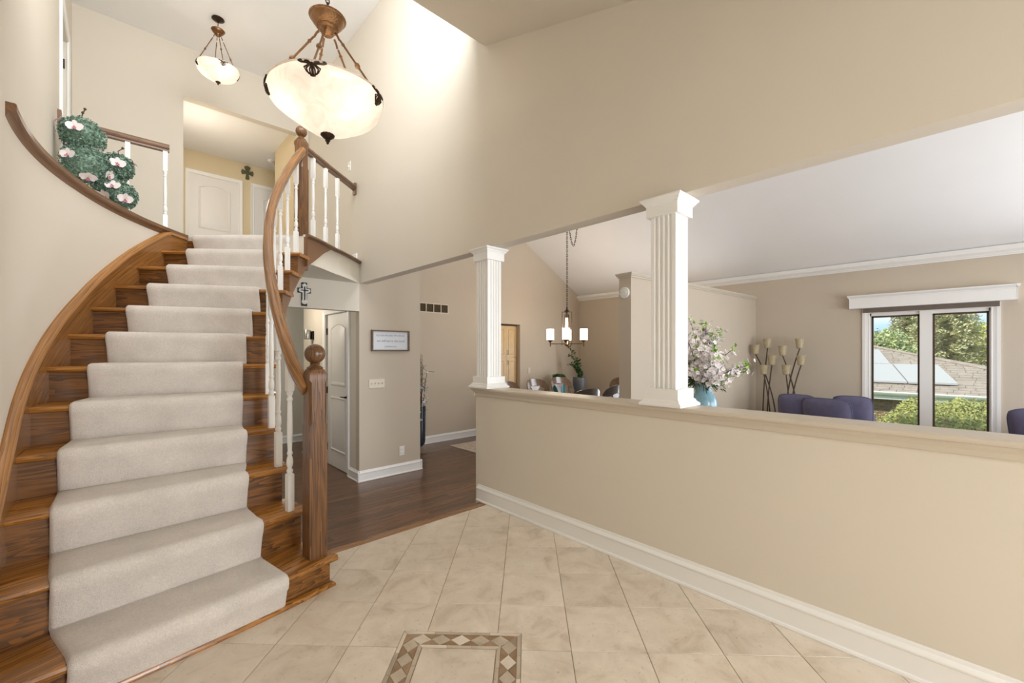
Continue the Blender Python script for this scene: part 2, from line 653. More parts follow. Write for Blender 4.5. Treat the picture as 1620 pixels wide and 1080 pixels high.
def copy_tree(o, loc, rotz=0.0, label=None):
    c = o.copy()
    COL.objects.link(c)
    c.location = loc
    c.rotation_euler.z = rotz
    if label:
        c['label'] = label
    for ch in o.children:
        d = ch.copy()
        COL.objects.link(d)
        d.parent = c
        for g in ch.children:
            e = g.copy()
            COL.objects.link(e)
            e.parent = d
    return c


def lerp(a, b, t):
    return a + (b - a) * t


def interp(x, xs, ys):
    if x <= xs[0]:
        return ys[0]
    for i in range(len(xs) - 1):
        if x <= xs[i + 1]:
            return lerp(ys[i], ys[i + 1], (x - xs[i]) / (xs[i + 1] - xs[i]))
    return ys[-1]


# ------------------------------------------------------------------ key dimensions
XH = 2.15          # foyer face of the long right wall
XH2 = 2.26
ZL = -0.37         # hall, dining and living floor, two steps below the foyer
ZU = 2.268         # upper landing
ZH = 2.02          # underside of the header and of the landing
YB = 6.28          # dining back wall
XW = 8.05          # window wall
YS = 4.99          # wall with the framed sign
CX, CY = 2.55, 2.90   # centre of the stair's curve
XL = -0.35


def pol(r, ph, z=None):
    a = R(ph)
    p = (CX - r * math.cos(a), CY + r * math.sin(a))
    return p if z is None else (p[0], p[1], z)


# ------------------------------------------------------------------ floors
slab = MB().box(XL - 0.1, XH + 0.1, -3.2, 2.57, -0.3, -0.0025)
floor = struct('floor', slab, 'grout', 'cream travertine tile floor of the foyer laid on the diagonal')
E1 = (math.sqrt(.5), -math.sqrt(.5))
E2 = (math.sqrt(.5), math.sqrt(.5))
TS, G1, G2 = 0.302, -0.121, 2.012
GAP = 0.0014
MC1, MC2, MH = G1 - TS / 2, G2 - 1.5 * TS, 0.2505
REG = (XL + 0.01, XH - 0.005, -3.18, 2.568)


def g2w(a, b):
    return (a * E1[0] + b * E2[0], a * E1[1] + b * E2[1])


def clip(poly, region):
    x0, x1, y0, y1 = region
    for ax, lim, sgn in ((0, x0, 1), (0, x1, -1), (1, y0, 1), (1, y1, -1)):
        out = []
        for i in range(len(poly)):
            p, q = poly[i], poly[(i + 1) % len(poly)]
            ip, iq = (p[ax] - lim) * sgn >= 0, (q[ax] - lim) * sgn >= 0
            if ip:
                out.append(p)
            if ip != iq:
                t = (lim - p[ax]) / (q[ax] - p[ax])
                out.append((lerp(p[0], q[0], t), lerp(p[1], q[1], t)))
        poly = out
        if len(poly) < 3:
            return []
    return poly


def area(poly):
    return abs(sum(poly[i][0] * poly[(i + 1) % len(poly)][1] - poly[(i + 1) % len(poly)][0] * poly[i][1] for i in range(len(poly)))) / 2


def tile(poly, m='travertine', name='tile', z1=0.0):
    cx = sum(p[0] for p in poly) / len(poly)
    cy = sum(p[1] for p in poly) / len(poly)
    mb = MB().prism([(x - cx, y - cy) for x, y in poly], -0.012, z1, inset=0.0012)
    o = mb.build(name, m, smooth=False, loc=(cx, cy, 0))
    o.parent = floor
    return o


for i in range(-16, 16):
    for j in range(-18, 6):
        a0, b0 = G1 + i * TS + GAP, G2 + j * TS + GAP
        a1, b1 = a0 + TS - 2 * GAP, b0 + TS - 2 * GAP
        c = g2w((a0 + a1) / 2, (b0 + b1) / 2)
        if c[0] < XL - .2 or c[0] > XH + .2 or c[1] < -3.3 or c[1] > 2.8:
            continue
        if c[1] > 2.28 + 0.15 * (c[0] - 0.8) + 0.22 and c[0] < 0.72:
            continue
        rect = [(a0, b0), (a1, b0), (a1, b1), (a0, b1)]
        g = 0.002
        m0, m1, n0, n1 = MC1 - MH - g, MC1 + MH + g, MC2 - MH - g, MC2 + MH + g
        ov_a = max(a0, m0) < min(a1, m1)
        ov_b = max(b0, n0) < min(b1, n1)
        if ov_a and ov_b:
            fa = m0 <= a0 and a1 <= m1
            fb = n0 <= b0 and b1 <= n1
            if fa and fb:
                continue
            if fa:
                rect = [(a0, n1), (a1, n1), (a1, b1), (a0, b1)] if b1 > n1 else [(a0, b0), (a1, b0), (a1, n0), (a0, n0)]
            elif fb:
                rect = [(m1, b0), (a1, b0), (a1, b1), (m1, b1)] if a1 > m1 else [(a0, b0), (m0, b0), (m0, b1), (a0, b1)]
            else:
                ca = m1 if a1 > m1 else m0
                cb = n1 if b1 > n1 else n0
                # L shape: the corner of the tile inside the medallion is notched out
                ia = a0 if a1 > m1 else a1
                oa = a1 if a1 > m1 else a0
                ib = b0 if b1 > n1 else b1
                ob = b1 if b1 > n1 else b0
                rect = [(ca, ib), (oa, ib), (oa, ob), (ia, ob), (ia, cb), (ca, cb)]
        w = clip([g2w(*p) for p in rect], REG)
        if len(w) >= 3 and area(w) > 0.002:
            if len(rect) == 6:
                mb = MB().prism(w, -0.012, 0.0)
                o = mb.build('tile', 'travertine', smooth=False)
                o.parent = floor
            else:
                tile(w)
# inlaid border round the middle tile: outer strips, row of triangles and squares on point, inner strips
tile([g2w(MC1 + sx * 0.149, MC2 + sy * 0.149) for sx, sy in ((-1, -1), (1, -1), (1, 1), (-1, 1))], 'travertine', 'centre_tile')
b_in, b_out, st = 0.153, MH, 0.016
mid0, mid1 = b_in + st, b_out - st


def side_pt(k, u, w):
    """u along the side, w outwards from the centre"""
    p = [(u, w), (w, -u), (-u, -w), (-w, u)][k]
    return g2w(MC1 + p[0], MC2 + p[1])


for k in range(4):
    for w0, w1, nseg in ((b_in, b_in + st, 3), (b_out - st, b_out, 4)):
        L = w0
        for q in range(nseg):
            u0 = lerp(-L, L, q / nseg) + 0.0008
            u1 = lerp(-L, L, (q + 1) / nseg) - 0.0008
            e0 = (w1 - w0) if q == 0 else 0
            e1 = (w1 - w0) if q == nseg - 1 else 0
            tile([side_pt(k, u0, w0 + .0006), side_pt(k, u1, w0 + .0006), side_pt(k, u1 + e1, w1 - .0006), side_pt(k, u0 - e0, w1 - .0006)],
                 'travertine_grey' if (q + k) % 3 else 'travertine', 'border_strip')
    n = 5
    wm = (mid0 + mid1) / 2
    half = mid1 - 0.03
    du = 2 * half / n
    hw = (mid1 - mid0) / 2
    for q in range(n + 1):
        uc = -half + du * q
        if q < n:
            um = uc + du / 2
            s = 0.985
            tile([side_pt(k, um - du / 2 * s, wm), side_pt(k, um, mid0 + .0008), side_pt(k, um + du / 2 * s, wm), side_pt(k, um, mid1 - .0008)],
                 random.choice(['travertine_grey', 'travertine']), 'border_square')
        if 0 <= q <= n:
            lo = uc - du / 2 if q > 0 else uc - 0.012
            hi = uc + du / 2 if q < n else uc + 0.012
            if q > 0 and q < n:
                for wq, sgn in ((mid1 - .0008, 1), (mid0 + .0008, -1)):
                    tile([side_pt(k, lo + .002, wq), side_pt(k, hi - .002, wq), side_pt(k, uc, wm + sgn * .0015)], 'travertine_brown', 'border_triangle')
    # mitred corner piece
    tile([side_pt(k, half + .002, wm + .001), side_pt(k, mid1 - .003, mid1 - .003), side_pt(k, half - du / 2 + .004, mid1 - .001)], 'travertine_brown', 'border_triangle')

lowslab = MB().box(0.4, XW, -3.2, 8.1, ZL - 0.25, ZL - 0.012)
hall_floor = struct('floor_hall', lowslab, 'soil', 'dark stained oak plank floor of the hall and dining room')
PW = 0.083
row = 0
y = 2.93
while y < 8.0:
    x = 0.62 - random.random() * 0.9
    xe = 5.2 if y < 6.3 else 3.2
    while x < xe:
        L = random.uniform(0.7, 1.5)
        x0, x1 = max(x, 0.55), min(x + L, xe)
        if x1 - x0 > 0.1:
            mb = MB().bbox(-(x1 - x0) / 2 + .0006, (x1 - x0) / 2 - .0006, -PW / 2 + .0005, PW / 2 - .0005, -0.012, 0, 0.001)
            o = mb.build('plank', 'floor_wood', smooth=False, loc=((x0 + x1) / 2, y + PW / 2, ZL))
            o.parent = hall_floor
        x += L
    y += PW
far = MB().box(5.2, XW, -3.2, YB, ZL - .012, ZL).box(XH2, 5.2, -3.2, 2.93, ZL - .012, ZL)
fo = far.build('far_planks', 'floor_wood', smooth=False)
fo.parent = hall_floor
fo['kind'] = 'stuff'

# steps down from the foyer to the hall
sd = thing('floor_steps', 'two dark oak steps leading down from the tiled foyer', None, (1.5, 2.7, ZL), kind='structure')
nose = [(0, -.03), (0, 0), (.075, 0), (.088, -.006), (.092, -.015), (.088, -.024), (.075, -.03)]
MB().loft([[(x, 2.57 + u, w) for u, w in nose] for x in (0.62, XH + 0.0)]).build('nosing', 'oak_x', sd)
MB().box(0.62, XH, 2.635, 2.65, -.186, -.03).build('riser', 'oak_riser', sd, smooth=False)
MB().loft([[(x, 2.65 + u * 2.9, w - .186) for u, w in nose] for x in (0.62, XH)]).build('tread', 'floor_wood', sd)
MB().box(0.62, XH, 2.885, 2.90, ZL, -.215).build('riser', 'oak_riser', sd, smooth=False)

# ------------------------------------------------------------------ walls
WT = 0.11
uw = MB().box(XH, XH2, -3.3, 7.1, ZH, 5.2)
struct('wall_right', uw, 'paint_foyer', 'tall beige wall above the open colonnade')
hw = MB().box(XH, XH2, -3.2, 2.729, ZL, 0.886)
struct('wall_half', hw, 'paint_foyer', 'beige half wall between foyer and living room')
# ledge on the half wall with a moulded apron
cap_prof = [(-.14, .886), (-.148, .890), (-.15, .898), (-.148, .907), (-.14, .912), (.03, .912), (.038, .907), (.04, .898), (.038, .89), (.03, .886)]
led = MB()
led.loft([[(XH2 + .005 + u, yy, w) for u, w in cap_prof] for yy in (-3.2, 2.757)])
led.loft([[(XH + u, yy, w) for u, w in ((0, .842), (-.006, .842), (-.009, .846), (-.012, .864), (-.02, .876), (-.022, .886), (0, .886))] for yy in (-3.2, 2.735)])
led.loft([[(x, 2.729 + u, w) for u, w in ((0, .842), (.006, .842), (.012, .864), (.022, .886), (0, .886))] for x in (XH - .02, XH2)])
struct('trim_1', led, 'paint_ledge', 'beige wooden ledge capping the half wall')
# baseboard profile: u away from the wall, w up
BB = [(0, 0), (.024, 0), (.026, .006), (.024, .014), (.017, .018), (.016, .092), (.020, .098), (.020, .104), (.014, .112), (.008, .118), (.006, .130), (0, .131)]


def base_run(name, pts, label, z0, m='white_trim'):
    mb = MB()
    for a, b in pts:
        d = Vector((b[0] - a[0], b[1] - a[1], 0)).normalized()
        s = Vector((d.y, -d.x, 0))
        mb.loft([[Vector((p[0], p[1], z0)) + s * u + Vector((0, 0, w)) for u, w in BB] for p in (a, b)])
    return struct(name, mb, m, label)


base_run('baseboard_right', [((XH, 2.70), (XH, -3.2))], 'white moulded baseboard along the foot of the half wall', 0.0)

# wall with the framed sign: front of the closet box
sw = MB().box(XH, 2.985, YS, YS + .1, ZL, ZH).box(XH2, 2.985, YS, YS + .1, ZH, 4.4)
struct('wall_back', sw, 'paint_living', 'beige hall wall carrying the framed sign')
cr_ = MB().box(2.885, 2.985, YS + .1, 7.05, ZL, 4.4)
struct('wall_closet_side', cr_, 'paint_living', 'beige closet wall facing the dining room')
# closet wall with the hall door (faces the passage)
D0, D1, DT = 5.34, 6.12, 1.70
cl = MB()
cl.box(XH, XH + .09, YS + .1, D0 - .012, ZL, ZH).box(XH, XH + .09, D1 + .012, 7.05, ZL, ZH).box(XH, XH + .09, D0 - .012, D1 + .012, DT + .012, ZH)
struct('wall_closet', cl, 'paint_foyer', 'beige passage wall holding the closet door')
ps = MB().box(0.5, XH, YS, YS + .12, 1.685, ZH)
struct('wall_passage', ps, 'paint_foyer', 'beige lintel wall over the passage below the landing')
he = MB().box(0.4, 3.0, 7.98, 8.08, ZL, ZH).box(0.4, 0.5, 5.5, 8.0, ZL, ZH)
struct('wall_hall_end', he, 'paint_foyer', 'beige wall closing the far end of the passage')
hc = MB().box(0.4, 3.0, 6.9, 8.1, ZH, ZH + .06)
struct('ceiling_passage', hc, 'paint_ceiling', 'white ceiling at the far end of the passage')
base_run('baseboard_hall',
         [((XH - .024, YS), (2.985 + .024, YS)), ((2.985, YS - .02), (2.985, 6.0)), ((XH, D0 - .06), (XH, YS - .024)), ((XH, 7.05), (XH, D1 + .07)), ((0.5, 7.98), (3.0, 7.98))],
         'white baseboard round the foot of the hall walls', ZL)

# dining back wall with the pantry niche
dw = MB()
N0, N1, NT = 5.12, 6.10, 1.755
dw.box(2.985, N0, YB, YB + .12, ZL, 4.6).box(N1, XW + .1, YB, YB + .12, ZL, 4.6).box(N0, N1, YB, YB + .12, NT, 4.6)
struct('wall_dining', dw, 'paint_living', 'taupe dining room wall under the sloping ceiling')
nb = MB().box(N0 - .1, N0, YB + .1, YB + 1.1, ZL, NT + .1).box(N1, N1 + .1, YB + .1, YB + 1.1, ZL, NT + .1).box(N0, N1, YB + 1.0, YB + 1.1, ZL, NT + .1).box(N0, N1, YB + .1, YB + 1.1, NT, NT + .1)
struct('wall_pantry', nb, 'paint_living', 'taupe walls of the pantry opening')
base_run('baseboard_dining', [((2.985, YB), (N0, YB)), ((N1, YB), (XW, YB))], 'white baseboard along the dining room wall', ZL)

# window wall
W0, W1, WB, WTOP = -0.235, 0.985, -0.02, 1.755
ww = MB()
ww.box(XW, XW + .16, -3.2, W0, ZL, 2.7).box(XW, XW + .16, W1, YB + .1, ZL, 2.7).box(XW, XW + .16, W0, W1, ZL, WB).box(XW, XW + .16, W0, W1, WTOP, 2.7)
struct('wall_window', ww, 'paint_living', 'taupe living room wall with the double window')
lf = MB().box(XH2, XW + .16, -3.3, -3.2, ZL, 5.0)
struct('wall_living_front', lf, 'paint_living', 'taupe front wall of the living room')
# divider between living and dining room
pa, pb = Vector((4.47, 2.715, 0)), Vector((XW, 2.47, 0))
pd = (pb - pa).normalized()
pn = Vector((-pd.y, pd.x, 0))
dv = MB()
q = [pa, pb, pb + pn * .17, pa + pn * .17]
dv.prism([(p.x, p.y) for p in q], ZL, 2.105)
struct('wall_divider', dv, 'paint_living', 'taupe divider wall between living and dining room')
cp = MB()
for z0, z1, o_ in ((2.085, 2.105, .012), (2.105, 2.122, .026), (2.122, 2.14, .034)):
    qq = [pa - pd * o_ - pn * o_, pb - pn * o_, pb + pn * (.17 + o_), pa - pd * o_ + pn * (.17 + o_)]
    cp.prism([(p.x, p.y) for p in qq], z0, z1)
struct('trim_2', cp, 'paint_ledge', 'beige moulded cap on top of the divider wall')

# stair outer wall: straight part, then the curve below the landing
wl = MB().box(XL - .12, XL, -3.3, 5.42, -0.3, 5.2).box(XL - .12, XL, 6.2, 6.95, ZU, 5.2).box(XL - .12, XL, 5.42, 6.2, ZU + 2.05, 5.2).box(XL - .12, XL, 5.42, 6.95, -.3, ZU)
struct('wall_left', wl, 'paint_foyer', 'beige wall rising beside the staircase')


def ro(ph):
    return interp(ph, [0, 20, 46, 50], [2.90, 2.905, 2.965, 2.97])


cw = MB()
cw.loft([[pol(ro(ph), ph, -.3), pol(ro(ph) + .1, ph, -.3), pol(ro(ph) + .1, ph, ZU), pol(ro(ph), ph, ZU)] for ph in [0 + 47 * k / 40 for k in range(41)]])
o = cw.build('wall_stair', 'paint_foyer', smooth=True)
tag(o, 'curved beige wall around the outside of the stair', kind='structure')

# upper storey
O0, O1, OT = 0.64, 2.0, 4.465
ub = MB().box(XL - .1, O0, 6.83, 6.95, ZU, 5.2).box(O1, XH, 6.83, 6.95, ZU, 5.2).box(O0, O1, 6.83, 6.95, OT, 5.2)
struct('wall_upper_back', ub, 'paint_foyer', 'cream wall at the back of the upper landing')
uh = MB().box(O1, O1 + .1, 6.95, 8.07, ZU, 4.7).box(0.54, 0.64, 6.95, 8.95, ZU, 4.7).box(0.54, 3.6, 8.95, 9.05, ZU, 4.7).box(O1 + .1, 3.6, 7.97, 8.07, ZU, 4.7).box(3.5, 3.6, 8.0, 9.0, ZU, 4.7)
struct('wall_upper_hall', uh, 'paint_upper_hall', 'warm yellow walls of the upstairs hall')
uc = MB().box(0.5, 3.6, 6.95, 9.05, 4.61, 4.7)
struct('ceiling_upper_hall', uc, 'paint_ceiling', 'white ceiling of the upstairs hall')
uc = MB().box(XL - .12, XH2, 2.55, 6.95, 5.1, 5.2)
struct('ceiling', uc, 'paint_ceiling', 'white ceiling high over the stair well')
SL = 0.3335
ec = MB()
sl_ = [(2.618, 3.632), (-1.3, 3.632 - SL * 3.918), (-3.3, 3.632 - SL * 3.918)]
ec.loft([[(x, yy, z) for yy, z in sl_] + [(x, yy, z + .1) for yy, z in reversed(sl_)] for x in (XL - .12, XH)])
struct('ceiling_entry', ec, 'paint_foyer', 'beige sloping ceiling over the entry')
cy = MB().box(XL - .1, XH, 2.5, 2.618, 3.66, 3.78).box(XL - .1, XH, 2.5, 2.618, 4.95, 5.15).box(XL - .1, -0.2, 2.5, 2.618, 3.7, 5.0).box(2.0, XH, 2.5, 2.618, 3.7, 5.0)
struct('wall_clerestory', cy, 'paint_foyer', 'cream wall above the entry holding the high window')
fw = MB().box(XL - .1, -0.4 + .1, -3.3, -3.2, -.3, 2.5).box(-.3, .72, -3.3, -3.2, -.3, 2.5).box(2.1, XH, -3.3, -3.2, -.3, 2.5).box(.72, 2.1, -3.3, -3.2, 2.2, 2.5)
struct('wall_front', fw, 'paint_foyer', 'beige entrance wall around the added glazed front door')
# living and dining ceiling, sloping down to the window wall
CS = 0.544
zc = 2.50
lc = MB()
xs = [(XW + .1, zc - .1 * CS), (4.5, zc + CS * (XW - 4.5)), (XH2 - .02, zc + CS * (XW - 4.5))]
lc.loft([[(x, -3.3, z) for x, z in xs] + [(x, -3.3, z + .1) for x, z in reversed(xs)],
         [(x, YB + .12, z) for x, z in xs] + [(x, YB + .12, z + .1) for x, z in reversed(xs)]])
struct('ceiling_living', lc, 'paint_ceiling', 'white sloping ceiling of the living and dining room')
# crown moulding at the window wall
crp = [(0, 0), (.012, 0), (.014, .012), (.03, .02), (.034, .032), (.05, .045), (.066, .058), (.07, .075), (.07, .118), (0, .118)]
cm = MB()
cm.loft([[(XW - u, yy, 2.395 + w) for u, w in crp] for yy in (-3.2, YB)])
struct('trim_3', cm, 'white_trim', 'white crown moulding where the sloping ceiling meets the window wall')

# landing slab
edge = [pol(ro(46 * k / 24) + .02, 46 * k / 24) for k in range(25)]
balc = [(1.283, 4.160), (1.39, 4.243), (1.49, 4.335), (1.59, 4.437), (1.688, 4.533), (1.78, 4.612), (1.868, 4.695), (1.96, 4.785), (2.055, 4.885), (XH, 4.985)]
poly = [(XL - .01, 2.95)] + edge[1:] + [pol(2.4, 46)] + balc + [(XH, 6.95), (XL - .01, 6.95)]
lm = MB().prism(poly, ZH, ZU - .002)
struct('floor_landing', lm, 'paint_cream', 'upper landing floor with cream fascia and underside')
cpt = MB().prism(poly, ZU - .002, ZU + .012)
struct('floor_landing_carpet', cpt, 'carpet', 'greige carpet on the upper landing')
uhf = MB().box(0.5, 3.6, 6.95, 9.05, ZU - .1, ZU + .012)
struct('floor_upper_hall', uhf, 'carpet', 'greige carpet in the upstairs hall')

# ------------------------------------------------------------------ staircase
NS = 12
ZT = [0.155 + 0.1921 * k for k in range(12)]
ZT[11] = ZU
AN_I = [-22.3, -14.3, -7.6, -1.0, 5.1, 10.9, 16.5, 22.0, 27.6, 33.2, 39.3, 45.8]
AN_O = [-17.5, -12.2, -6.5, -0.8, 4.8, 10.5, 16.2, 22.0, 27.8, 33.4, 39.3, 45.0]
RB_X = [-22, -15, -9, -3, 3, 12, 32, 39, 46]
RB_Y = [1.935, 1.925, 1.888, 1.858, 1.838, 1.818, 1.800, 1.808, 1.815]


def rb(ph):
    return interp(ph, RB_X, RB_Y)


def rin(ph):
    return rb(ph) - 0.05


def rout(ph):
    return ro(ph) - .036 if ph >= 0 else (ro(0) - .036) / math.cos(R(ph))


def nang(i, r):
    """nosing angle of tread i (0-based) at radius r"""
    return lerp(AN_I[i], AN_O[i], (r - 1.8) / (2.86 - 1.8))


def rini(i):
    return (1.845, 1.832)[i] if i < 2 else rin(AN_I[i])


def spt(i, t, f, z, ri=None):
    """point at lateral fraction t (0 inner, 1 outer) and forward distance f from nosing line i"""
    r_i = rini(i) if ri is None else ri
    r = lerp(r_i, rout(AN_O[i]) + .004, t)
    a = nang(i, r)
    p = Vector(pol(r, a, z))
    q0, q1 = Vector(pol(r_i, nang(i, r_i), z)), Vector(pol(2.86, nang(i, 2.86), z))
    d = (q0 - q1).normalized()
    n = Vector((-d.y, d.x, 0))
    if n.y * math.cos(R(a)) + n.x * math.sin(R(a)) < 0:
        n = -n
    return p + n * f


def zline(ph):
    """height of the nosing line"""
    return interp(ph, [(a + b) / 2 for a, b in zip(AN_I, AN_O)], ZT)


base = pol(2.35, -15)
stair = thing('staircase', 'curved oak staircase with white balusters and ball-topped newel posts', 'staircase', (base[0], base[1], 0))
noseprof = [(0.034, -.03), (0.012, -.03), (0.004, -.026), (0.0, -.015), (0.004, -.005), (0.012, 0)]
for i in range(11):
    # tread: nosing profile lofted from the inner end to the outer end, back edge under the next riser
    secs = []
    for k in range(7):
        t = k / 6
        s = [spt(i, t, f, ZT[i] + w) for f, w in noseprof]
        ri = rin(AN_I[i])
        r = lerp(ri, rout(AN_O[i]) + .004, t)
        bk = spt(i + 1, t, 0.045, ZT[i], rini(i) if i < 2 else None)
        s = s + [bk, bk + Vector((0, 0, -.03))]
        secs.append(s)
    mb = MB().loft(secs)
    c = Vector(pol(2.35, AN_I[i], 0))
    ang = R(-AN_I[i])
    M = Matrix.Rotation(-ang, 4, 'Z') @ Matrix.Translation(-c)
    mb.v = [tuple(M @ Vector(p)) for p in mb.v]
    o = mb.build('tread', 'oak_x', stair, loc=(c.x - base[0], c.y - base[1], 0), rotz=ang)
for i in range(12):
    zb = ZT[i - 1] if i else 0.0
    secs = []
    for k in range(7):
        t = k / 6
        ri = rini(i) + .03
        p0, p1 = spt(i, t, .032, 0, ri), spt(i, t, .05, 0, ri)
        secs.append([(p0.x, p0.y, zb), (p1.x, p1.y, zb), (p1.x, p1.y, ZT[i] - .03), (p0.x, p0.y, ZT[i] - .03)])
    mb = MB().loft(secs)
    c = Vector(pol(2.35, AN_I[i], 0))
    ang = R(-AN_I[i])
    M = Matrix.Rotation(-ang, 4, 'Z') @ Matrix.Translation(-c)
    mb.v = [tuple(M @ Vector(p)) for p in mb.v]
    mb.build('riser', 'oak_riser', stair, loc=(c.x - base[0], c.y - base[1], 0), rotz=ang, smooth=False)
# end panel of the first step and the shoe moulding round its foot
e0, e1 = spt(0, 0, .034, 0, rini(0) + .03), spt(1, 0, .05, 0, rini(0) + .03)
mb = MB().loft([[(p.x, p.y, z) for p in (e0, e1)] + [(p.x - .02, p.y + .002, z) for p in (e1, e0)] for z in (-.25, ZT[0] - .03)])
mb.build('end_panel', 'oak_riser', stair, smooth=False)
f0, f1 = spt(1, 0, .034, 0, rini(1) + .03), spt(2, 0, .05, 0, rini(1) + .03)
mb = MB().loft([[(p.x, p.y, z) for p in (f0, f1)] + [(p.x - .02, p.y + .002, z) for p in (f1, f0)] for z in (-.25, ZT[1] - .03)])
mb.build('end_panel', 'oak_riser', stair, smooth=False)
sh = [spt(0, t / 6, .016, 0.0, rini(0) + .018) for t in range(6, -1, -1)]
sh.append(e1 + Vector((.014, 0, 0)))
MB().sweep(sh, [(-.012, 0), (.012, 0), (.012, .008), (.006, .018), (-.012, .024)]).build('shoe_moulding', 'oak_x', stair)
# inner stringer
secs = []
st_pts = []
for i in range(2, 11):
    a0, a1 = AN_I[i] + 1.2, AN_I[i + 1] + 1.2
    for k in range(5):
        a = lerp(a0, a1, k / 4)
        st_pts.append((a, ZT[i] - .028))
for a, zt in st_pts:
    rr = rin(a) + .032
    zb = max(zline(a) - 0.31, -0.36 if a > -10 else -.2)
    zb = min(zb, zt - .02)
    secs.append([pol(rr, a, zb), pol(rr + .03, a, zb), pol(rr + .03, a, zt), pol(rr, a, zt)])
MB().loft(secs).build('stringer', 'walnut_uv', stair, sharp=60)
secs = []
for k, (x, y) in enumerate(balc[:4]):
    zb = (1.985, 2.075, 2.165, 2.232)[k]
    secs.append([(x + .014, y - .014, zb), (x - .01, y + .01, zb), (x - .01, y + .01, ZU - .01), (x + .014, y - .014, ZU - .01)])
MB().loft(secs).build('stringer_end', 'walnut_uv', stair, sharp=60)
# plaster underside of the flight
secs = []
for k in range(30):
    a = lerp(-18, 46, k / 29)
    zb = zline(a) - .29
    secs.append([pol(rin(a) + .05, a, zb), pol(ro(a), a, zb), pol(ro(a), a, zb + .02), pol(rin(a) + .05, a, zb + .02)])
MB().loft(secs).build('soffit', 'paint_cream', stair)
mb = MB()
secs = []
for k in range(12):
    a = lerp(-19, 14, k / 11)
    secs.append([pol(rin(a) + .05, a, ZL), pol(rin(a) + .07, a, ZL), pol(rin(a) + .07, a, zline(a) - .28), pol(rin(a) + .05, a, zline(a) - .28)])
MB().loft(secs).build('side_wall', 'paint_foyer', stair)
# outer skirt board with moulded top edge
secs, cap = [], []
for k in range(60):
    a = lerp(-30, 45.5, k / 59)
    zl = zline(a) if a > AN_I[0] + 2 else zline(AN_I[0] + 2.4) + (a - AN_I[0] - 2.4) * .033
    zt = zl + .125
    r0 = rout(a)
    r1 = ro(a) if a >= 0 else (2.55 - XL) / math.cos(R(a))
    zb = max(zt - .62, 0)
    zt = min(zt, ZU - .005)
    secs.append([pol(r0, a, zb), pol(r1, a, zb), pol(r1, a, zt), pol(r0 + .004, a, zt)])
    cap.append([pol(r0 - .006, a, zt - .022), pol(r0 + .004, a, zt - .026), pol(r1, a, zt - .02), pol(r1, a, zt + .012), pol(r1 - .012, a, zt + .014), pol(r0 - .004, a, zt - .002)])
sk = MB().loft(secs)
for k in range(60):
    for j in range(4):
        sk.uv[k * 4 + j] = (k * .055, (0, .1, .75, .65)[j])
sk.build('skirt_board', 'oak_uv', stair, sharp=60)
skm = MB().loft(cap)
for k in range(60):
    for j in range(6):
        skm.uv[k * 6 + j] = (k * .055, j * .02)
skm.build('skirt_moulding', 'oak_uv', stair, sharp=60)


def railprof(s=1.0):
    return [(u * s, w * s) for u, w in ((-.020, -.032), (.020, -.032), (.020, -.018), (.027, -.010), (.031, .004), (.029, .018), (.020, .028), (.007, .032), (-.007, .032), (-.020, .028), (-.029, .018), (-.031, .004), (-.027, -.010), (-.020, -.018))]


NW1 = (0.750, 2.282)
NW2 = (1.270, 4.232)


def rail_z(ph):
    return interp(ph, [-20, -13, 46], [zline(-20) + .80, zline(-13) + .815, ZU + .82])


path = []
for k in range(50):
    a = lerp(-18.4, 45.0, k / 49)
    p = pol(rb(a), a)
    path.append((p[0], p[1], rail_z(a)))
MB().sweep(path, railprof(), uvs=True).build('handrail', 'oak_uv', stair, sharp=50)


def square_ring(h, z):
    return [(-h, -h, z), (h, -h, z), (h, h, z), (-h, h, z)]


def newel_mesh(half, h):
    mb = MB()
    c = half * .2

    def ring(hh, cc, z):
        return [(-hh + cc, -hh, z), (hh - cc, -hh, z), (hh, -hh + cc, z), (hh, hh - cc, z), (hh - cc, hh, z), (-hh + cc, hh, z), (-hh, hh - cc, z), (-hh, -hh + cc, z)]
    hb = half
    mb.loft([ring(hb, .001, 0), ring(hb, .001, h * .70), ring(hb, .012, h * .715), ring(hb, .012, h * .93), ring(hb, .001, h * .945), ring(hb, .001, h * .97),
             ring(hb * .93, .006, h * .985), ring(hb * .82, .012, h)])
    return mb


def newel_ball(r):
    mb = MB()
    pr = [(.0, 0), (.036, 0), (.040, .006), (.036, .012), (.026, .018), (.022, .026), (.026, .032)]
    zc_ = .032 + r * .94
    for k in range(12):
        a = -1.2 + (1.2 + PI / 2) * k / 11
        pr.append((r * math.cos(a), zc_ + r * math.sin(a)))
    return mb.lathe(pr, 28)


h1 = 0.955
n1 = newel_mesh(.0445, h1).build('newel_post', 'oak_z', stair, loc=(NW1[0] - base[0], NW1[1] - base[1], ZT[0]), rotz=R(4))
newel_ball(.05).build('ball_finial', 'oak_z', n1, loc=(0, 0, h1))
h2 = 0.90
n2 = newel_mesh(.0445, h2).build('newel_post', 'oak_z', stair, loc=(NW2[0] - base[0], NW2[1] - base[1], ZU), rotz=R(45 - 12))
newel_ball(.05).build('ball_finial', 'oak_z', n2, loc=(0, 0, h2))


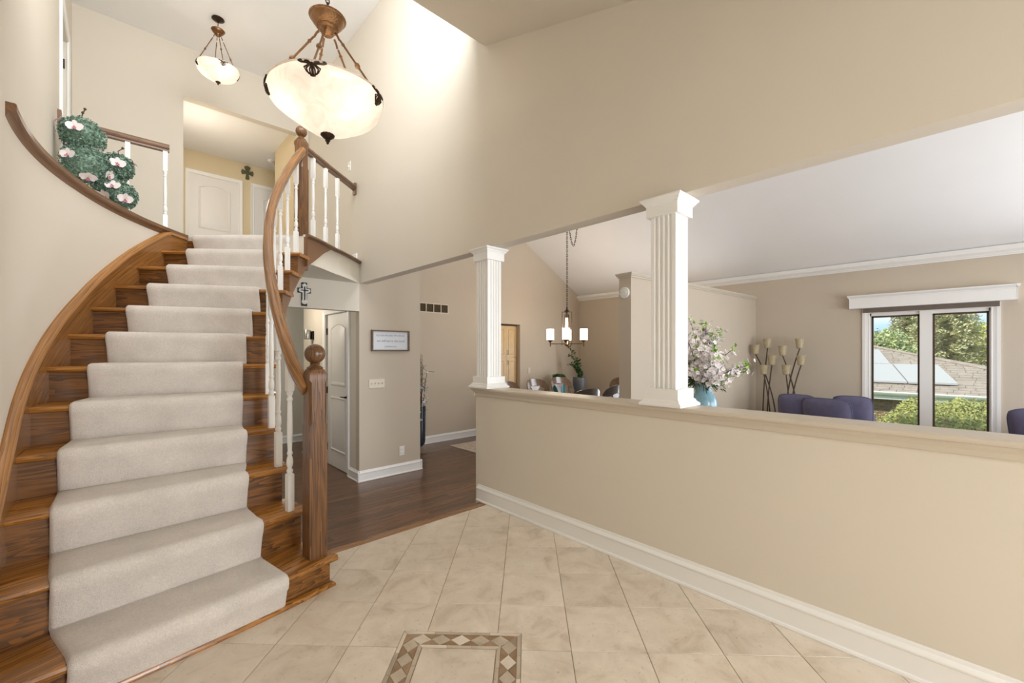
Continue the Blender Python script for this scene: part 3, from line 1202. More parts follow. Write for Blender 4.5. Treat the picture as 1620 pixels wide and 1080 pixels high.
def baluster_mesh(h, hb=.20, ht=.17, s=.0165):
    """square foot, turned shaft with beads and vase, square head"""
    mb = MB()
    mb.loft([square_ring(s, 0), square_ring(s, hb - .006), square_ring(s * .8, hb)])
    L = h - hb - ht
    pr = [(s * .72, 0), (s * .98, .012), (s * .98, .02), (s * .66, .028), (s * .66, .034), (s * .95, .045), (s * 1.02, .062), (s * .9, .085), (s * .62, .098), (s * .62, .104), (s * .86, .11), (s * .86, .118),
          (s * .62, .126), (s * .74, .17), (s * .86, .24)]
    k = L / .46
    top = [(s * .70, L - .07), (s * .64, L - .052), (s * .9, L - .046), (s * .9, L - .036), (s * .64, L - .03), (s * .64, L - .022), (s * .95, L - .012), (s * .95, L - .004), (s * .75, L)]
    full = [(r_, z * min(k, 1.0)) for r_, z in pr if z * min(k, 1.0) < L - .08] + top
    mb.lathe(full, 12, (0, 0, hb))
    mb.loft([square_ring(s * .8, h - ht), square_ring(s, h - ht + .006), square_ring(s, h)])
    return mb


for i in range(1, 11):
    a = AN_I[i] + 1.6
    r = rb(a)
    p = pol(r, a)
    h = rail_z(a) - ZT[i] - .024
    baluster_mesh(h, ht=.17 if i < 10 else .2).build('baluster', 'white_trim', stair, loc=(p[0] - base[0], p[1] - base[1], ZT[i]), rotz=R(-a))

# runner of carpet laid up the middle of the stair
run_l = [2.80, 2.79, 2.765, 2.745, 2.73, 2.71, 2.70, 2.69, 2.685, 2.69, 2.71, 2.855]
run_r = [2.10, 2.065, 2.04, 1.985, 1.975, 1.965, 1.955, 1.945, 1.94, 1.935, 1.93, 1.93]
lat = [0, .006, .02, .1, .2, .3, .4, .5, .6, .7, .8, .9, .98, .994, 1]
thk = [0, .6, 1] + [1] * 9 + [1, .6, 0]
rows = []


def run_pt(i, t, f, z):
    r = lerp(run_r[i], run_l[i], t)
    a = nang(i, r)
    p = Vector(pol(r, a, z))
    q0, q1 = Vector(pol(1.9, nang(i, 1.9), z)), Vector(pol(2.8, nang(i, 2.8), z))
    d = (q0 - q1).normalized()
    n = Vector((-d.y, d.x, 0))
    if n.y * math.cos(R(a)) + n.x * math.sin(R(a)) < 0:
        n = -n
    return p + n * f


for i in range(12):
    zb = ZT[i - 1] if i else 0.0
    zt = ZT[i]
    hh = zt - zb
    # (forward, z, outward normal forward, outward normal z)
    P = [(.030, zb + .012, -1, .0), (.024, zb + hh * .3, -1, 0), (.012, zb + hh * .58, -1, 0), (-.002, zt - .045, -1, -.1), (-.008, zt - .022, -1, 0), (-.006, zt - .006, -.8, .6), (.004, zt + .002, -.4, .9), (.024, zt + .002, 0, 1), (.06, zt + .001, 0, 1)]
    for f, z, nf, nz_ in P:
        ro_ = []
        for t, k in zip(lat, thk):
            e = .017 * k
            ro_.append(run_pt(i, t, f + nf * e, z + nz_ * e))
        rows.append(ro_)
    if i < 11:
        ro_ = []
        for t, k in zip(lat, thk):
            a_, b_ = run_pt(i, t, .06, zt), run_pt(i + 1, t, .012, zt)
            p = a_.lerp(b_, .9)
            p.z = zt + .017 * k
            ro_.append(p)
        rows.append(ro_)
    else:
        rows.append([run_pt(i, t, .16, zt + .017 * k) for t, k in zip(lat, thk)])
mb = MB()
nl = len(lat)
mb.v = [tuple(p) for r_ in rows for p in r_]
for a in range(len(rows) - 1):
    for b in range(nl - 1):
        mb.f.append((a * nl + b, a * nl + b + 1, (a + 1) * nl + b + 1, (a + 1) * nl + b))
o = mb.build('stair_runner', 'carpet', sharp=75)
tag(o, 'pale greige carpet runner laid up the curved stair', 'carpet runner')

# nosing over the edge of the landing along the curved wall, and along the balcony
np_ = [(-.045, .014), (-.045, -.012), (-.03, -.016), (-.018, -.03), (-.014, -.046), (-.004, -.05), (.06, -.05), (.06, .014), (-.03, .018), (-.04, .018)]
mb = MB()
mb.loft([[pol(ro(a) + .012 + u, a, ZU + w + .01) for u, w in np_] for a in [-.6 + 46.4 * k / 40 for k in range(41)]])
for k in range(41):
    for j in range(len(np_)):
        mb.uv[k * len(np_) + j] = (k * .055, j * .03)
struct('trim_4', mb, 'walnut_uv', 'brown wooden nosing along the landing edge above the curved wall', smooth=True)

# ------------------------------------------------------------------ balcony railing
br = thing('balcony_railing', 'short curved balcony railing with three white balusters beside the upper newel', 'railing', (1.7, 4.55, ZU))
bp = [Vector((x, y, ZU)) for x, y in balc]
nb_ = [(-.02, -.03), (.028, -.03), (.036, -.024), (.04, -.012), (.036, 0), (.028, .006), (-.05, .006), (-.05, -.03)]
MB().sweep([p + Vector((0, 0, .012)) for p in bp], nb_, uvs=True).build('nosing', 'walnut_uv', br)
rp = []
for k in range(12):
    t = k / 11
    x = interp(t, [0, .25, .5, .75, 1], [1.31, 1.49, 1.70, 1.92, XH - .012])
    y = interp(t, [0, .25, .5, .75, 1], [4.275, 4.46, 4.67, 4.88, 5.10])
    rp.append((x, y, ZU + .855 + .07 * t))
MB().sweep(rp, railprof(), uvs=True).build('handrail', 'walnut_uv', br)
MB().obox((XH - .012, 5.10, ZU + .915), (1, 0, 0), (0, 1, 0), (0, 0, 1), .012, .032, .07).build('rosette', 'walnut_uv', br, smooth=False)
for bx_, by_ in ((1.425, 4.385), (1.60, 4.545), (1.785, 4.715)):
    baluster_mesh(.825, .22, .2).build('baluster', 'white_trim', br, loc=(bx_ - 1.7, by_ - 4.55, .006), rotz=R(40))

# railing on the far side of the landing
lr = thing('landing_railing', 'straight landing railing with white balusters behind the flowering topiary', 'railing', (0, 5.2, ZU))
MB().sweep([(XL + .02, 5.2, 3.135), (.38, 5.2, 3.135)], railprof(1.1), uvs=True).build('handrail', 'walnut_uv', lr)
MB().box(XL, XL + .025, 5.165, 5.235, 3.05, 3.22).build('rosette', 'walnut_uv', lr, smooth=False)
for x in (-.29, .085, .35):
    baluster_mesh(.83, .22, .2, .018).build('baluster', 'white_trim', lr, loc=(x, 0, .01))

# ------------------------------------------------------------------ fluted columns
def column(y, label):
    c = thing('fluted_column', label, 'column', (2.205, y, .912), group='square columns on the half wall')
    h = .07
    pts = []
    n = 4
    for k in range(4):
        side_ = []
        m_ = .017
        fwid = (2 * h - 2 * m_) / n
        for q_ in range(n):
            u0 = -h + m_ + q_ * fwid
            for a, d_ in ((.16, 0), (.28, .0065), (.5, .009), (.72, .0065), (.84, 0)):
                side_.append((u0 + a * fwid, -h + d_))
        side_ = [(-h, -h)] + side_
        ca, sa = math.cos(k * PI / 2), math.sin(k * PI / 2)
        pts += [(u * ca - w * sa, u * sa + w * ca) for u, w in side_]
    z0, z1 = .09, 1.015
    MB().loft([[(x, yy, z) for x, yy in pts] for z in (z0 - .01, z1 + .01)]).build('shaft', 'white_trim', c, loc=(0, 0, 0), sharp=40)
    b = MB()
    b.loft([square_ring(.118, 0), square_ring(.118, .010), square_ring(.112, .016), square_ring(.103, .024), square_ring(.10, .032), square_ring(.092, .038), square_ring(.092, .09)])
    b.build('base', 'white_trim', c, loc=(0, 0, 0), sharp=20)
    t = MB()
    t.loft([square_ring(.088, 1.012), square_ring(.088, 1.07), square_ring(.092, 1.072), square_ring(.094, 1.078), square_ring(.10, 1.082), square_ring(.102, 1.088), square_ring(.108, 1.094), square_ring(.114, 1.10), square_ring(.114, 1.108)])
    t.build('capital', 'white_trim', c, loc=(0, 0, 0), sharp=20)
    return c


column(2.632, 'white fluted square column at the end of the half wall nearest the dark hall floor')
column(1.104, 'white fluted square column on the ledge beside the blossom vase')

# ------------------------------------------------------------------ doors
def panel_door(name, w, h, mat_, arch=True, npan=2):
    """two-panel door built in its own frame: x across, z up, face towards -y"""
    parts = []
    leaf = MB().box(0, w, 0, .035, 0, h)
    m_ = w * .17
    mids = (h * .46, h * .53)
    pans = [(.22, mids[0]), (mids[1], h - .14)]
    rims = []
    for k, (z0, z1) in enumerate(pans):
        pts = [(m_, z0), (w - m_, z0), (w - m_, z1 - (.06 if k == 1 and arch else 0))]
        if k == 1 and arch:
            for q_ in range(1, 10):
                t = q_ / 10
                pts.append((lerp(w - m_, m_, t), z1 - .06 + .06 * math.sin(PI * t)))
        pts.append((m_, z1 - (.06 if k == 1 and arch else 0)))
        cx = sum(p[0] for p in pts) / len(pts)
        cz = sum(p[1] for p in pts) / len(pts)

        def ins(d):
            return [(cx + (x - cx) * (1 - d / (w / 2 - m_)), cz + (z - cz) * (1 - d / ((z1 - z0) / 2))) for x, z in pts]
        rim = MB()
        A = [(p[0], -.001, p[1]) for p in pts]
        B = [(p[0], -.010, p[1]) for p in ins(.010)]
        C_ = [(p[0], -.010, p[1]) for p in ins(.018)]
        D_ = [(p[0], -.002, p[1]) for p in ins(.03)]
        E_ = [(p[0], -.002, p[1]) for p in ins(.04)]
        F_ = [(p[0], -.007, p[1]) for p in ins(.06)]
        rim.loft([A, B, C_, D_, E_, F_], caps=True)
        rims.append(rim)
    return leaf, rims


def casing(w, h, cw_=.062):
    """door or window casing: stepped profile round three sides, x across, z up, wall face at y=0"""
    prof = [(0, 0), (0, -.010), (.008, -.014), (.02, -.012), (.04, -.016), (.052, -.02), (cw_, -.02), (cw_, 0)]
    secs = []
    for (x, z, sx, sz) in ((0, 0, -1, 0), (0, h, -1, 1), (w, h, 1, 1), (w, 0, 1, 0)):
        secs.append([(x + u * sx, v, z + u * sz) for u, v in prof])
    return MB().loft(secs)


def place_door(name, label, loc, rotz, w, h, m='white_door', lever=None, hinges=True, arch=True, hinge_x=0, recess=.03):
    d = thing(name, label, None, loc, kind='structure')
    d.rotation_euler.z = rotz
    leaf, rims = panel_door(name, w, h, m, arch)
    lf_ = leaf.build('leaf', m, d, loc=(0, recess, .008), smooth=False)
    for r_ in rims:
        r_.build('panel', m, lf_, loc=(0, 0, 0), sharp=30)
    casing(w, h + .012).build('casing', 'white_trim', d, loc=(0, 0, 0), smooth=False)
    if hinges:
        for z in (.25, h * .5, h - .22):
            MB().box(hinge_x - .01, hinge_x + .012, recess - .012, recess, z - .045, z + .045).build('hinge', 'black_metal', d, loc=(0, 0, 0), smooth=False)
    if lever is not None:
        z = h * .475
        lv = MB().lathe([(.0, 0), (.028, 0), (.028, .006), (.012, .01), (.011, .045), (0, .046)], 16)
        lv.v = [(x, -zz, y) for x, y, zz in lv.v]
        lv.v = [(x + lever, y + recess, zz + z) for x, y, zz in lv.v]
        s = -1 if lever > w / 2 else 1
        lv.tube([(lever, recess - .042, z), (lever + s * .04, recess - .046, z + .002), (lever + s * .08, recess - .044, z - .004), (lever + s * .115, recess - .042, z - .002)], .008, 8)
        lv.build('lever_handle', 'black_metal', d, loc=(0, 0, 0))
    return d


# closet door in the passage, faces -x: local x runs towards -y
place_door('door_1', 'white two-panel closet door with black lever in the passage', (XH, D1, ZL), -PI / 2, D1 - D0, DT - ZL, lever=.70)
MB().box(XH + .085, XH + .09, D0 - .02, D1 + .02, ZL, DT + .02).build('door_backing', 'white_door', None, smooth=False)['kind'] = 'structure'
bpy.data.objects['door_backing'].name = 'wall_closet_back'
# upstairs doors
dd = place_door('door_2', 'white arched-panel door across the upstairs hall below the green cross', (.925, 8.95, ZU + .012), 0, .70, 1.93, hinges=False, recess=-.002)
dd = place_door('door_3', 'white door beside the handrail curve at the end of the upstairs hall', (1.88, 8.95, ZU + .012), 0, .76, 1.93, hinges=False, recess=-.002)
dd = place_door('door_4', 'narrow glimpse of a cream door on the landing wall above the topiary', (XL, 5.43, ZU + .012), PI / 2, .76, 2.03, hinge_x=.76)
# added front door glazing behind the viewpoint, placed to match the fill light
fd = thing('door_5', 'added glazed front door with a sidelight, placed to match the fill light', None, (0.8, -3.25, 0), kind='structure')
for x in (.76, 1.74, 2.06):
    MB().box(x - .04, x + .04, -3.28, -3.2, 0, 2.2).build('mullion', 'white_trim', fd, smooth=False)
for x0, x1 in ((.80, 1.70), (1.78, 2.02)):
    MB().box(x0, x1, -3.256, -3.25, .1, 2.2).build('pane', 'pane_glass', fd, smooth=False)
cwn = thing('window_2', 'high clerestory window over the entry', None, (0.9, 2.56, 3.78), kind='structure')
for x in (-.17, .9, 1.97):
    MB().box(x - .03, x + .03, 2.52, 2.6, 3.78, 4.95).build('mullion', 'white_trim', cwn, smooth=False)
MB().box(-.14, 1.94, 2.55, 2.555, 3.78, 4.95).build('pane', 'pane_glass', cwn, smooth=False)

# ------------------------------------------------------------------ window in the living room
wn = thing('window_1', 'white cased double window looking out on a shingled roof', None, (XW, .375, WB), kind='structure')
panes = [(.435, .947), (-.199, .311)]
zt_, zb_ = 1.715, .03
wm_ = MB().box(XW - .01, XW + .10, .311, .435, zb_ - .05, zt_ + .04)
wm_.box(XW + .02, XW + .10, W0, -.199, WB, WTOP).box(XW + .02, XW + .10, .947, W1, WB, WTOP).box(XW + .02, XW + .10, W0, W1, zt_, WTOP).box(XW + .02, XW + .10, W0, W1, WB, zb_)
wm_.build('frame', 'white_trim', wn, smooth=False)
for y0, y1 in panes:
    s = MB()
    f_ = .022
    for a0, a1, c0, c1 in ((y0, y0 + f_, zb_, zt_), (y1 - f_, y1, zb_, zt_), (y0, y1, zb_, zb_ + f_), (y0, y1, zt_ - f_, zt_)):
        s.box(XW + .03, XW + .075, a0, a1, c0, c1)
    ss = reg(s.build('sash', 'window_frame', wn, smooth=False))
    MB().box(XW + .05, XW + .054, y0 + f_, y1 - f_, zb_ + f_, zt_ - f_).build('pane', 'pane_glass', wn, smooth=False)
cs_ = casing(W1 - W0 - .05, WTOP - WB + .0, .085)
cs_.build('casing', 'white_trim', wn, loc=(0, 0, 0), smooth=False)
cobj = [o for o in wn.children if o.name.startswith('casing')][0]
cobj.rotation_euler.z = -PI / 2
cobj.location = (0, W1 - .025 - .375, 0)
MB().box(XW - .05, XW + .0, W0 - .08, W1 + .08, WB - .035, WB).build('sill', 'white_trim', wn, smooth=False)
MB().box(XW - .035, XW - .02, W0 - .05, W1 + .05, 1.765, 1.86).build('roller_shade', 'shade_cloth', wn, smooth=False)

va = thing('window_valance', 'white moulded cornice board mounted above the living room window', 'valance', (XW, .38, 1.83))
prof = [(0, 0), (.13, 0), (.132, .008), (.126, .014), (.126, .135), (.13, .14), (.13, .150), (.145, .165), (.155, .176), (.157, .19), (0, .19)]
y0, y1 = -.42, 1.175
MB().loft([[(XW - max(u, .0), yy, 1.828 + w) for u, w in prof] for yy in (y0, y1)]).build('board', 'white_trim', va, smooth=False)
for yy, s in ((y0, -1), (y1, 1)):
    MB().loft([[(x, yy + s * k, z) for x in (XW - .13 - (.02 if z > 1.98 else 0), XW) for k in ((0, e) if x < XW - .05 else (e, 0))] for z, e in ((1.828, .006), (1.968, .006), (1.99, .022), (2.018, .03))]).build('end_return', 'white_trim', va, smooth=False)

# ------------------------------------------------------------------ foliage helpers
def leaf_quads(mb, p, n, size, asp=2.0, fold=0.0):
    """one pointed leaf at p, lying roughly in the plane of n"""
    n = Vector(n).normalized()
    a = n.cross(Vector((random.uniform(-1, 1), random.uniform(-1, 1), random.uniform(-1, 1))))
    if a.length < 1e-4:
        a = n.orthogonal()
    a.normalize()
    b = n.cross(a)
    L, w = size, size / asp
    p = Vector(p)
    mb.add([p - a * L * .5, p + b * w * .5 + n * fold * L, p + a * L * .5, p - b * w * .5 + n * fold * L], [(0, 1, 2, 3)])


def rnd_dir():
    while True:
        v = Vector((random.uniform(-1, 1), random.uniform(-1, 1), random.uniform(-1, 1)))
        if 0.05 < v.length < 1:
            return v.normalized()


def flower(mb, p, n, r, petals=5):
    n = Vector(n).normalized()
    a = n.orthogonal().normalized()
    b = n.cross(a)
    p = Vector(p)
    for k in range(petals):
        t = 2 * PI * k / petals + random.uniform(-.1, .1)
        d = a * math.cos(t) + b * math.sin(t)
        e = a * -math.sin(t) + b * math.cos(t)
        mb.add([p, p + d * r * .6 + e * r * .42 + n * r * .12, p + d * r + n * r * .25, p + d * r * .6 - e * r * .42 + n * r * .12], [(0, 1, 2, 3)])


# ------------------------------------------------------------------ pendant lights
def pendant(loc, ceil_z, label, s, rods, zp, light=20, rot=0.0):
    """alabaster bowl hung by rods from a bronze plate; loc is the centre of the bowl's rim"""
    P = thing('pendant_light', label, 'ceiling lamp', loc, group='bronze and alabaster bowl pendants')
    rr = .335 * s

    def wave(a, z):
        k = 0.012 + .05 * max(0, min(1, (-z) / (.18 * s)))
        return 1 + k * math.cos(a * rods + PI + rot * rods)
    out = [(rr * .985, .0), (rr, -.010 * s), (rr * .995, -.028 * s), (rr * .96, -.056 * s), (rr * .885, -.09 * s), (rr * .77, -.122 * s), (rr * .64, -.15 * s), (rr * .52, -.174 * s), (rr * .41, -.198 * s), (rr * .30, -.220 * s), (rr * .18, -.236 * s), (rr * .06, -.243 * s)]
    mb = MB()
    n = 60
    secs = []
    for r_, z in out:
        secs.append([(r_ * wave(2 * PI * k / n, z) * math.cos(2 * PI * k / n), r_ * wave(2 * PI * k / n, z) * math.sin(2 * PI * k / n), z) for k in range(n)])
    mb.loft(secs, caps=False)
    mb.build('bowl', 'alabaster', P, loc=(0, 0, 0), sharp=80)
    mb = MB().tube([((rr - .002) * wave(2 * PI * k / n, 0) * math.cos(2 * PI * k / n), (rr - .002) * wave(2 * PI * k / n, 0) * math.sin(2 * PI * k / n), 0) for k in range(n)], .006 * s, 6, loop=True)
    mb.build('bowl_rim', 'alabaster', P, loc=(0, 0, 0))
    MB().lathe([(0, -.236 * s), (.036 * s, -.238 * s), (.042 * s, -.244 * s), (.036 * s, -.254 * s), (.022 * s, -.266 * s), (.012 * s, -.272 * s), (.015 * s, -.278 * s), (.012 * s, -.284 * s), (.006 * s, -.289 * s), (.009 * s, -.294 * s), (0, -.304 * s)], 24, wave=lambda a, z: 1 + .04 * math.cos(12 * a)).build('finial', 'dark_bronze', P, loc=(0, 0, 0))
    pl = MB().lathe([(0, zp + .15 * s), (.02 * s, zp + .15 * s), (.05 * s, zp + .135 * s), (.095 * s, zp + .125 * s), (.105 * s, zp + .118 * s), (.105 * s, zp + .108 * s), (.098 * s, zp + .104 * s), (.092 * s, zp + .085 * s), (.074 * s, zp + .062 * s), (.06 * s, zp + .054 * s), (.056 * s, zp + .046 * s), (.046 * s, zp + .04 * s), (.042 * s, zp + .022 * s), (.028 * s, zp + .006 * s), (.012 * s, zp), (0, zp)], 36)
    for rb_, zb2, nb3 in ((.105, .113, 44), (.06, .05, 28)):
        for q_ in range(nb3):
            aa = 2 * PI * q_ / nb3
            pl.lathe([(0, -.005 * s), (.004 * s, -.003 * s), (.0055 * s, 0), (.004 * s, .003 * s), (0, .005 * s)], 6, (rb_ * s * math.cos(aa), rb_ * s * math.sin(aa), zp + zb2 * s))
    pl.build('top_plate', 'gold_bronze' if s > .8 else 'bronze', P, loc=(0, 0, 0))
    rodm = 'gold_bronze' if s > .8 else 'bronze'
    for k in range(rods):
        a = 2 * PI * k / rods + rot
        ca, sa = math.cos(a), math.sin(a)
        p0 = Vector((.05 * s * ca, .05 * s * sa, zp + .015 * s))
        p1 = Vector(((rr - .02 * s) * ca, (rr - .02 * s) * sa, .0))
        mb = MB().tube([p0.lerp(p1, .12), p1], .0065 * s, 8)
        mb.tube([p0 + (p1 - p0).normalized() * q_ * .012 * s + Vector((0, 0, math.sin(q_) * .006 * s)) for q_ in range(5)], .007 * s, 6)
        for f_, rad in ((.2, .011), (.56, .017), (.53, .011), (.59, .011), (.96, .011)):
            c = p0.lerp(p1, f_)
            mb.lathe([(0, -rad * s), (rad * .7 * s, -rad * .7 * s), (rad * s, 0), (rad * .7 * s, rad * .7 * s), (0, rad * s)], 10, c)
        mb.build('rod', rodm, P, loc=(0, 0, 0))
        # scrolled palmette clasping the rim
        a2 = a
        ox = Vector((math.cos(a2), math.sin(a2), 0))
        tx = Vector((-math.sin(a2), math.cos(a2), 0))

        def onb(u, z):
            """point on the outside of the bowl, u along the rim, z below it"""
            u, z = u * 1.15, z * .75
            r_ = interp(-z, [-q_[1] for q_ in out], [q_[0] for q_ in out])
            aa = a2 + u / r_
            w_ = wave(aa, z)
            return Vector((r_ * w_ * math.cos(aa), r_ * w_ * math.sin(aa), z)) * 1.012
        mb = MB()
        for sg in (-1, 1):
            crv = [(0.012, -.03), (.03, -.024), (.05, -.02), (.062, -.008), (.055, .0), (.046, -.006)]
            mb.tube([onb(sg * u * s, z * s) for u, z in crv], .0055 * s, 6)
            crv = [(0.006, -.028), (.016, -.014), (.03, -.01), (.034, -.022), (.024, -.026)]
            mb.tube([onb(sg * u * s, z * s) for u, z in crv], .005 * s, 6)
            for w_ in (.012, .026, .036):
                mb.tube([onb(sg * w_ * .2 * s, -.03 * s), onb(sg * w_ * s, (-.055 - (.036 - w_) * .6) * s), onb(sg * w_ * .7 * s, (-.08 - (.036 - w_) * .9) * s), onb(0, -.098 * s)], .0042 * s, 6)
        mb.tube([onb(0, -.02 * s), onb(0, -.06 * s), onb(0, -.105 * s)], .007 * s, 6)
        mb.build('rim_ornament', 'dark_bronze', P, loc=(0, 0, 0))
    # chain and ceiling canopy
    zc0, zc1 = zp + .15 * s, ceil_z - loc[2] - .02
    mb = MB()
    ln = .034 * s
    z = zc0
    k = 0
    while z < zc1:
        t = (0, 1)[k % 2]
        lp = []
        for q_ in range(10):
            aa = 2 * PI * q_ / 10
            u = math.cos(aa) * ln * .32
            w_ = math.sin(aa) * ln * .55
            lp.append((u if t == 0 else 0, u if t else 0, z + ln * .5 + w_))
        mb.tube(lp, .0035 * s, 5, loop=True)
        z += ln * .8
        k += 1
    mb.build('chain', 'dark_bronze', P, loc=(0, 0, 0))
    MB().lathe([(0, zc1 + .02), (.062, zc1 + .02), (.064, zc1 + .012), (.05, zc1 + .0), (.02, zc1 - .012), (.008, zc1 - .02), (0, zc1 - .02)], 28).build('canopy', 'dark_bronze', P, loc=(0, 0, 0))
    nbulb = 3
    for k in range(nbulb):
        a = 2 * PI * k / nbulb + .9
        b = MB().lathe([(0, -.03 * s), (.02 * s, -.024 * s), (.03 * s, 0), (.022 * s, .03 * s), (.012 * s, .05 * s), (0, .055 * s)], 14)
        b.build('bulb', 'bulb', P, loc=(.17 * s * math.cos(a), .17 * s * math.sin(a), -.045 * s))
        add_light('pendant_bulb_glow', 'POINT', (loc[0] + .17 * s * math.cos(a), loc[1] + .17 * s * math.sin(a), loc[2] - .045 * s), light / nbulb, (1.0, .925, .86), radius=.03 * s)
    return P


pendant((.975, 2.735, 2.800), 5.1, 'large bronze bowl pendant with alabaster glass hanging in front of the stair', 1.0, 5, .375, light=3.6, rot=R(237))
pendant((.885, 5.994, 4.515), 5.1, 'small bowl pendant on the white ceiling over the upper landing', .64, 4, .375, light=2.6, rot=R(-85))

# ------------------------------------------------------------------ things on the hall wall
def text_mesh(body, size, loc, m, parent, shear=0.0, name='lettering', space=1.0):
    c = bpy.data.curves.new('lettering', 'FONT')
    c.body = body
    c.size = size
    c.align_x = 'CENTER'
    c.shear = shear
    c.extrude = .0006
    c.space_character = space
    o = bpy.data.objects.new('lettering_source', c)
    COL.objects.link(o)
    bpy.context.view_layer.update()
    me = bpy.data.meshes.new_from_object(o.evaluated_get(bpy.context.evaluated_depsgraph_get()))
    bpy.data.objects.remove(o)
    me.materials.clear()
    me.materials.append(MATS[m])
    t = bpy.data.objects.new(name, me)
    COL.objects.link(t)
    t.parent = parent
    t.location = loc
    t.rotation_euler = (PI / 2, 0, 0)
    return t


sx0, sx1, sz0, sz1 = 2.295, 2.81, 1.205, 1.468
sg = thing('framed_sign', 'white framed verse sign in a brown wooden frame on the hall wall', 'sign', ((sx0 + sx1) / 2, YS, (sz0 + sz1) / 2))
w2, h2_ = (sx1 - sx0) / 2, (sz1 - sz0) / 2
fr = .018
MB().box(-w2, w2, -.032, -.0005, h2_ - fr, h2_).build('frame_rail', 'frame_wood', sg, loc=(0, 0, 0), smooth=False)
MB().box(-w2, w2, -.032, -.0005, -h2_, -h2_ + fr).build('frame_rail', 'frame_wood', sg, loc=(0, 0, 0), smooth=False)
MB().box(-w2, -w2 + fr, -.032, -.0005, -h2_ + fr, h2_ - fr).build('frame_rail', 'frame_wood', sg, loc=(0, 0, 0), smooth=False)
MB().box(w2 - fr, w2, -.032, -.0005, -h2_ + fr, h2_ - fr).build('frame_rail', 'frame_wood', sg, loc=(0, 0, 0), smooth=False)
bd = MB().box(-w2 + fr, w2 - fr, -.012, -.001, -h2_ + fr, h2_ - fr).build('board', 'sign_board', sg, loc=(0, 0, 0), smooth=False)
text_mesh('AS FOR ME AND MY HOUSE', .031, (0, -.0126, .055), 'sign_ink', bd)
text_mesh('we will serve the Lord', .042, (0, -.0126, -.015), 'sign_ink', bd, shear=.35)
text_mesh('JOSHUA 24:15', .027, (0, -.0126, -.082), 'sign_ink', bd)

sp = thing('switch_plate', 'almond four-gang light switch plate below the framed sign', 'light switch', (2.372, YS, .805))
MB().bbox(-.1, .1, -.007, 0, -.056, .056, .002).build('plate', 'almond_plastic', sp, loc=(0, 0, 0), smooth=False)
for k in range(4):
    x = -.069 + k * .046
    MB().box(x - .006, x + .006, -.012, -.006, -.013, .013).obox((x, -.014, .006), (1, 0, 0), (0, 1, .6), (0, -.6, 1), .004, .008, .004).build('toggle', 'almond_plastic', sp, loc=(0, 0, 0), smooth=False)


def outlet(name, label, x, z, yw, m='white_plastic'):
    t = thing(name, label, 'outlet', (x, yw, z))
    MB().bbox(-.037, .037, -.007, 0, -.06, .06, .002).build('plate', m, t, loc=(0, 0, 0), smooth=False)
    for dz in (-.022, .022):
        MB().bbox(-.018, .018, -.011, -.006, dz - .016, dz + .016, .002).build('socket', m, t, loc=(0, 0, 0), smooth=False)
    return t


outlet('wall_outlet', 'white double outlet low on the wall under the framed sign', 2.712, -.08, YS)
outlet('wall_outlet', 'beige outlet on the dining wall beside the pantry opening', 6.36, .80, YB, 'almond_plastic')

# cross by the stair, under the balcony
c1 = thing('wall_cross', 'black and white layered cross on the wall under the balcony', 'cross', (1.525, YS, 1.83))
MB().box(-.029, .029, -.014, 0, -.128, .130).box(-.068, .068, -.014, 0, .015, .070).build('back_cross', 'cross_black', c1, loc=(0, 0, 0), smooth=False)
out = []
arm = [(-.0, -.11), (-.024, -.1), (-.032, -.075), (-.022, -.06), (-.022, .018), (-.05, .024), (-.062, .036), (-.058, .043), (-.062, .05), (-.05, .062), (-.018, .062), (-.02, .09), (-.028, .1), (0, .122)]
sh_ = arm + [(-x, z) for x, z in reversed(arm[:-1])]
MB().loft([[(x, yy, z) for x, z in sh_] for yy in (-.024, -.014)]).build('scroll_cross', 'cross_white', c1, loc=(0, 0, 0), smooth=False)
MB().box(-.005, .005, -.03, -.024, -.065, .085).box(-.036, .036, -.03, -.024, .038, .048).build('inner_cross', 'cross_black', c1, loc=(0, 0, 0), smooth=False)

c2 = thing('wall_cross', 'olive green flared cross on the yellow wall upstairs between two doors', 'cross', (1.765, 8.95, 4.455))
arm = [(-.018, -.02), (-.032, -.115), (0, -.128), (.032, -.115), (.018, -.02), (.085, -.045), (.1, 0), (.085, .045), (.024, .022), (.05, .1), (0, .125), (-.05, .1), (-.024, .022), (-.085, .045), (-.1, 0), (-.085, -.045)]
MB().loft([[(x, yy, z) for x, z in arm] for yy in (-.02, 0)]).build('cross_body', 'cross_green', c2, loc=(0, 0, 0), smooth=False)
MB().loft([[(x * .6, yy, z * .6) for x, z in arm] for yy in (-.028, -.02)]).build('cross_relief', 'cross_green', c2, loc=(0, 0, 0), smooth=False)


def disc(name, label, cat, loc, axis, r, h, m='white_plastic'):
    t = thing(name, label, cat, loc)
    d = MB().lathe([(0, 0), (r, 0), (r, h * .5), (r * .93, h * .8), (r * .62, h * .86), (r * .6, h), (0, h)], 32)
    b = MB().lathe([(0, h), (r * .5, h), (r * .47, h * 1.08), (0, h * 1.08)], 28)
    e = MB().lathe([(0, h * .8), (r * .05, h * .8), (r * .05, h * 1.2), (0, h * 1.2)], 8, (r * .2, r * .72, 0))
    q_ = Vector((0, 0, 1)).rotation_difference(Vector(axis)).to_matrix()
    for mb, nm, mm in ((d, 'housing', m), (b, 'cover', m), (e, 'indicator', 'black_metal')):
        mb.v = [tuple(q_ @ Vector(p)) for p in mb.v]
        mb.build(nm, mm, t, loc=(0, 0, 0))
    return t


disc('smoke_alarm', 'white round smoke alarm on the upstairs hall ceiling', 'smoke alarm', (2.05, 8.47, 4.61), (0, 0, -1), .065, .04)
pc = pa + pn * .085 + Vector((0, 0, 1.905))
disc('smoke_alarm', 'round white smoke alarm on the end of the divider wall', 'smoke alarm', pc, -pd, .068, .03)

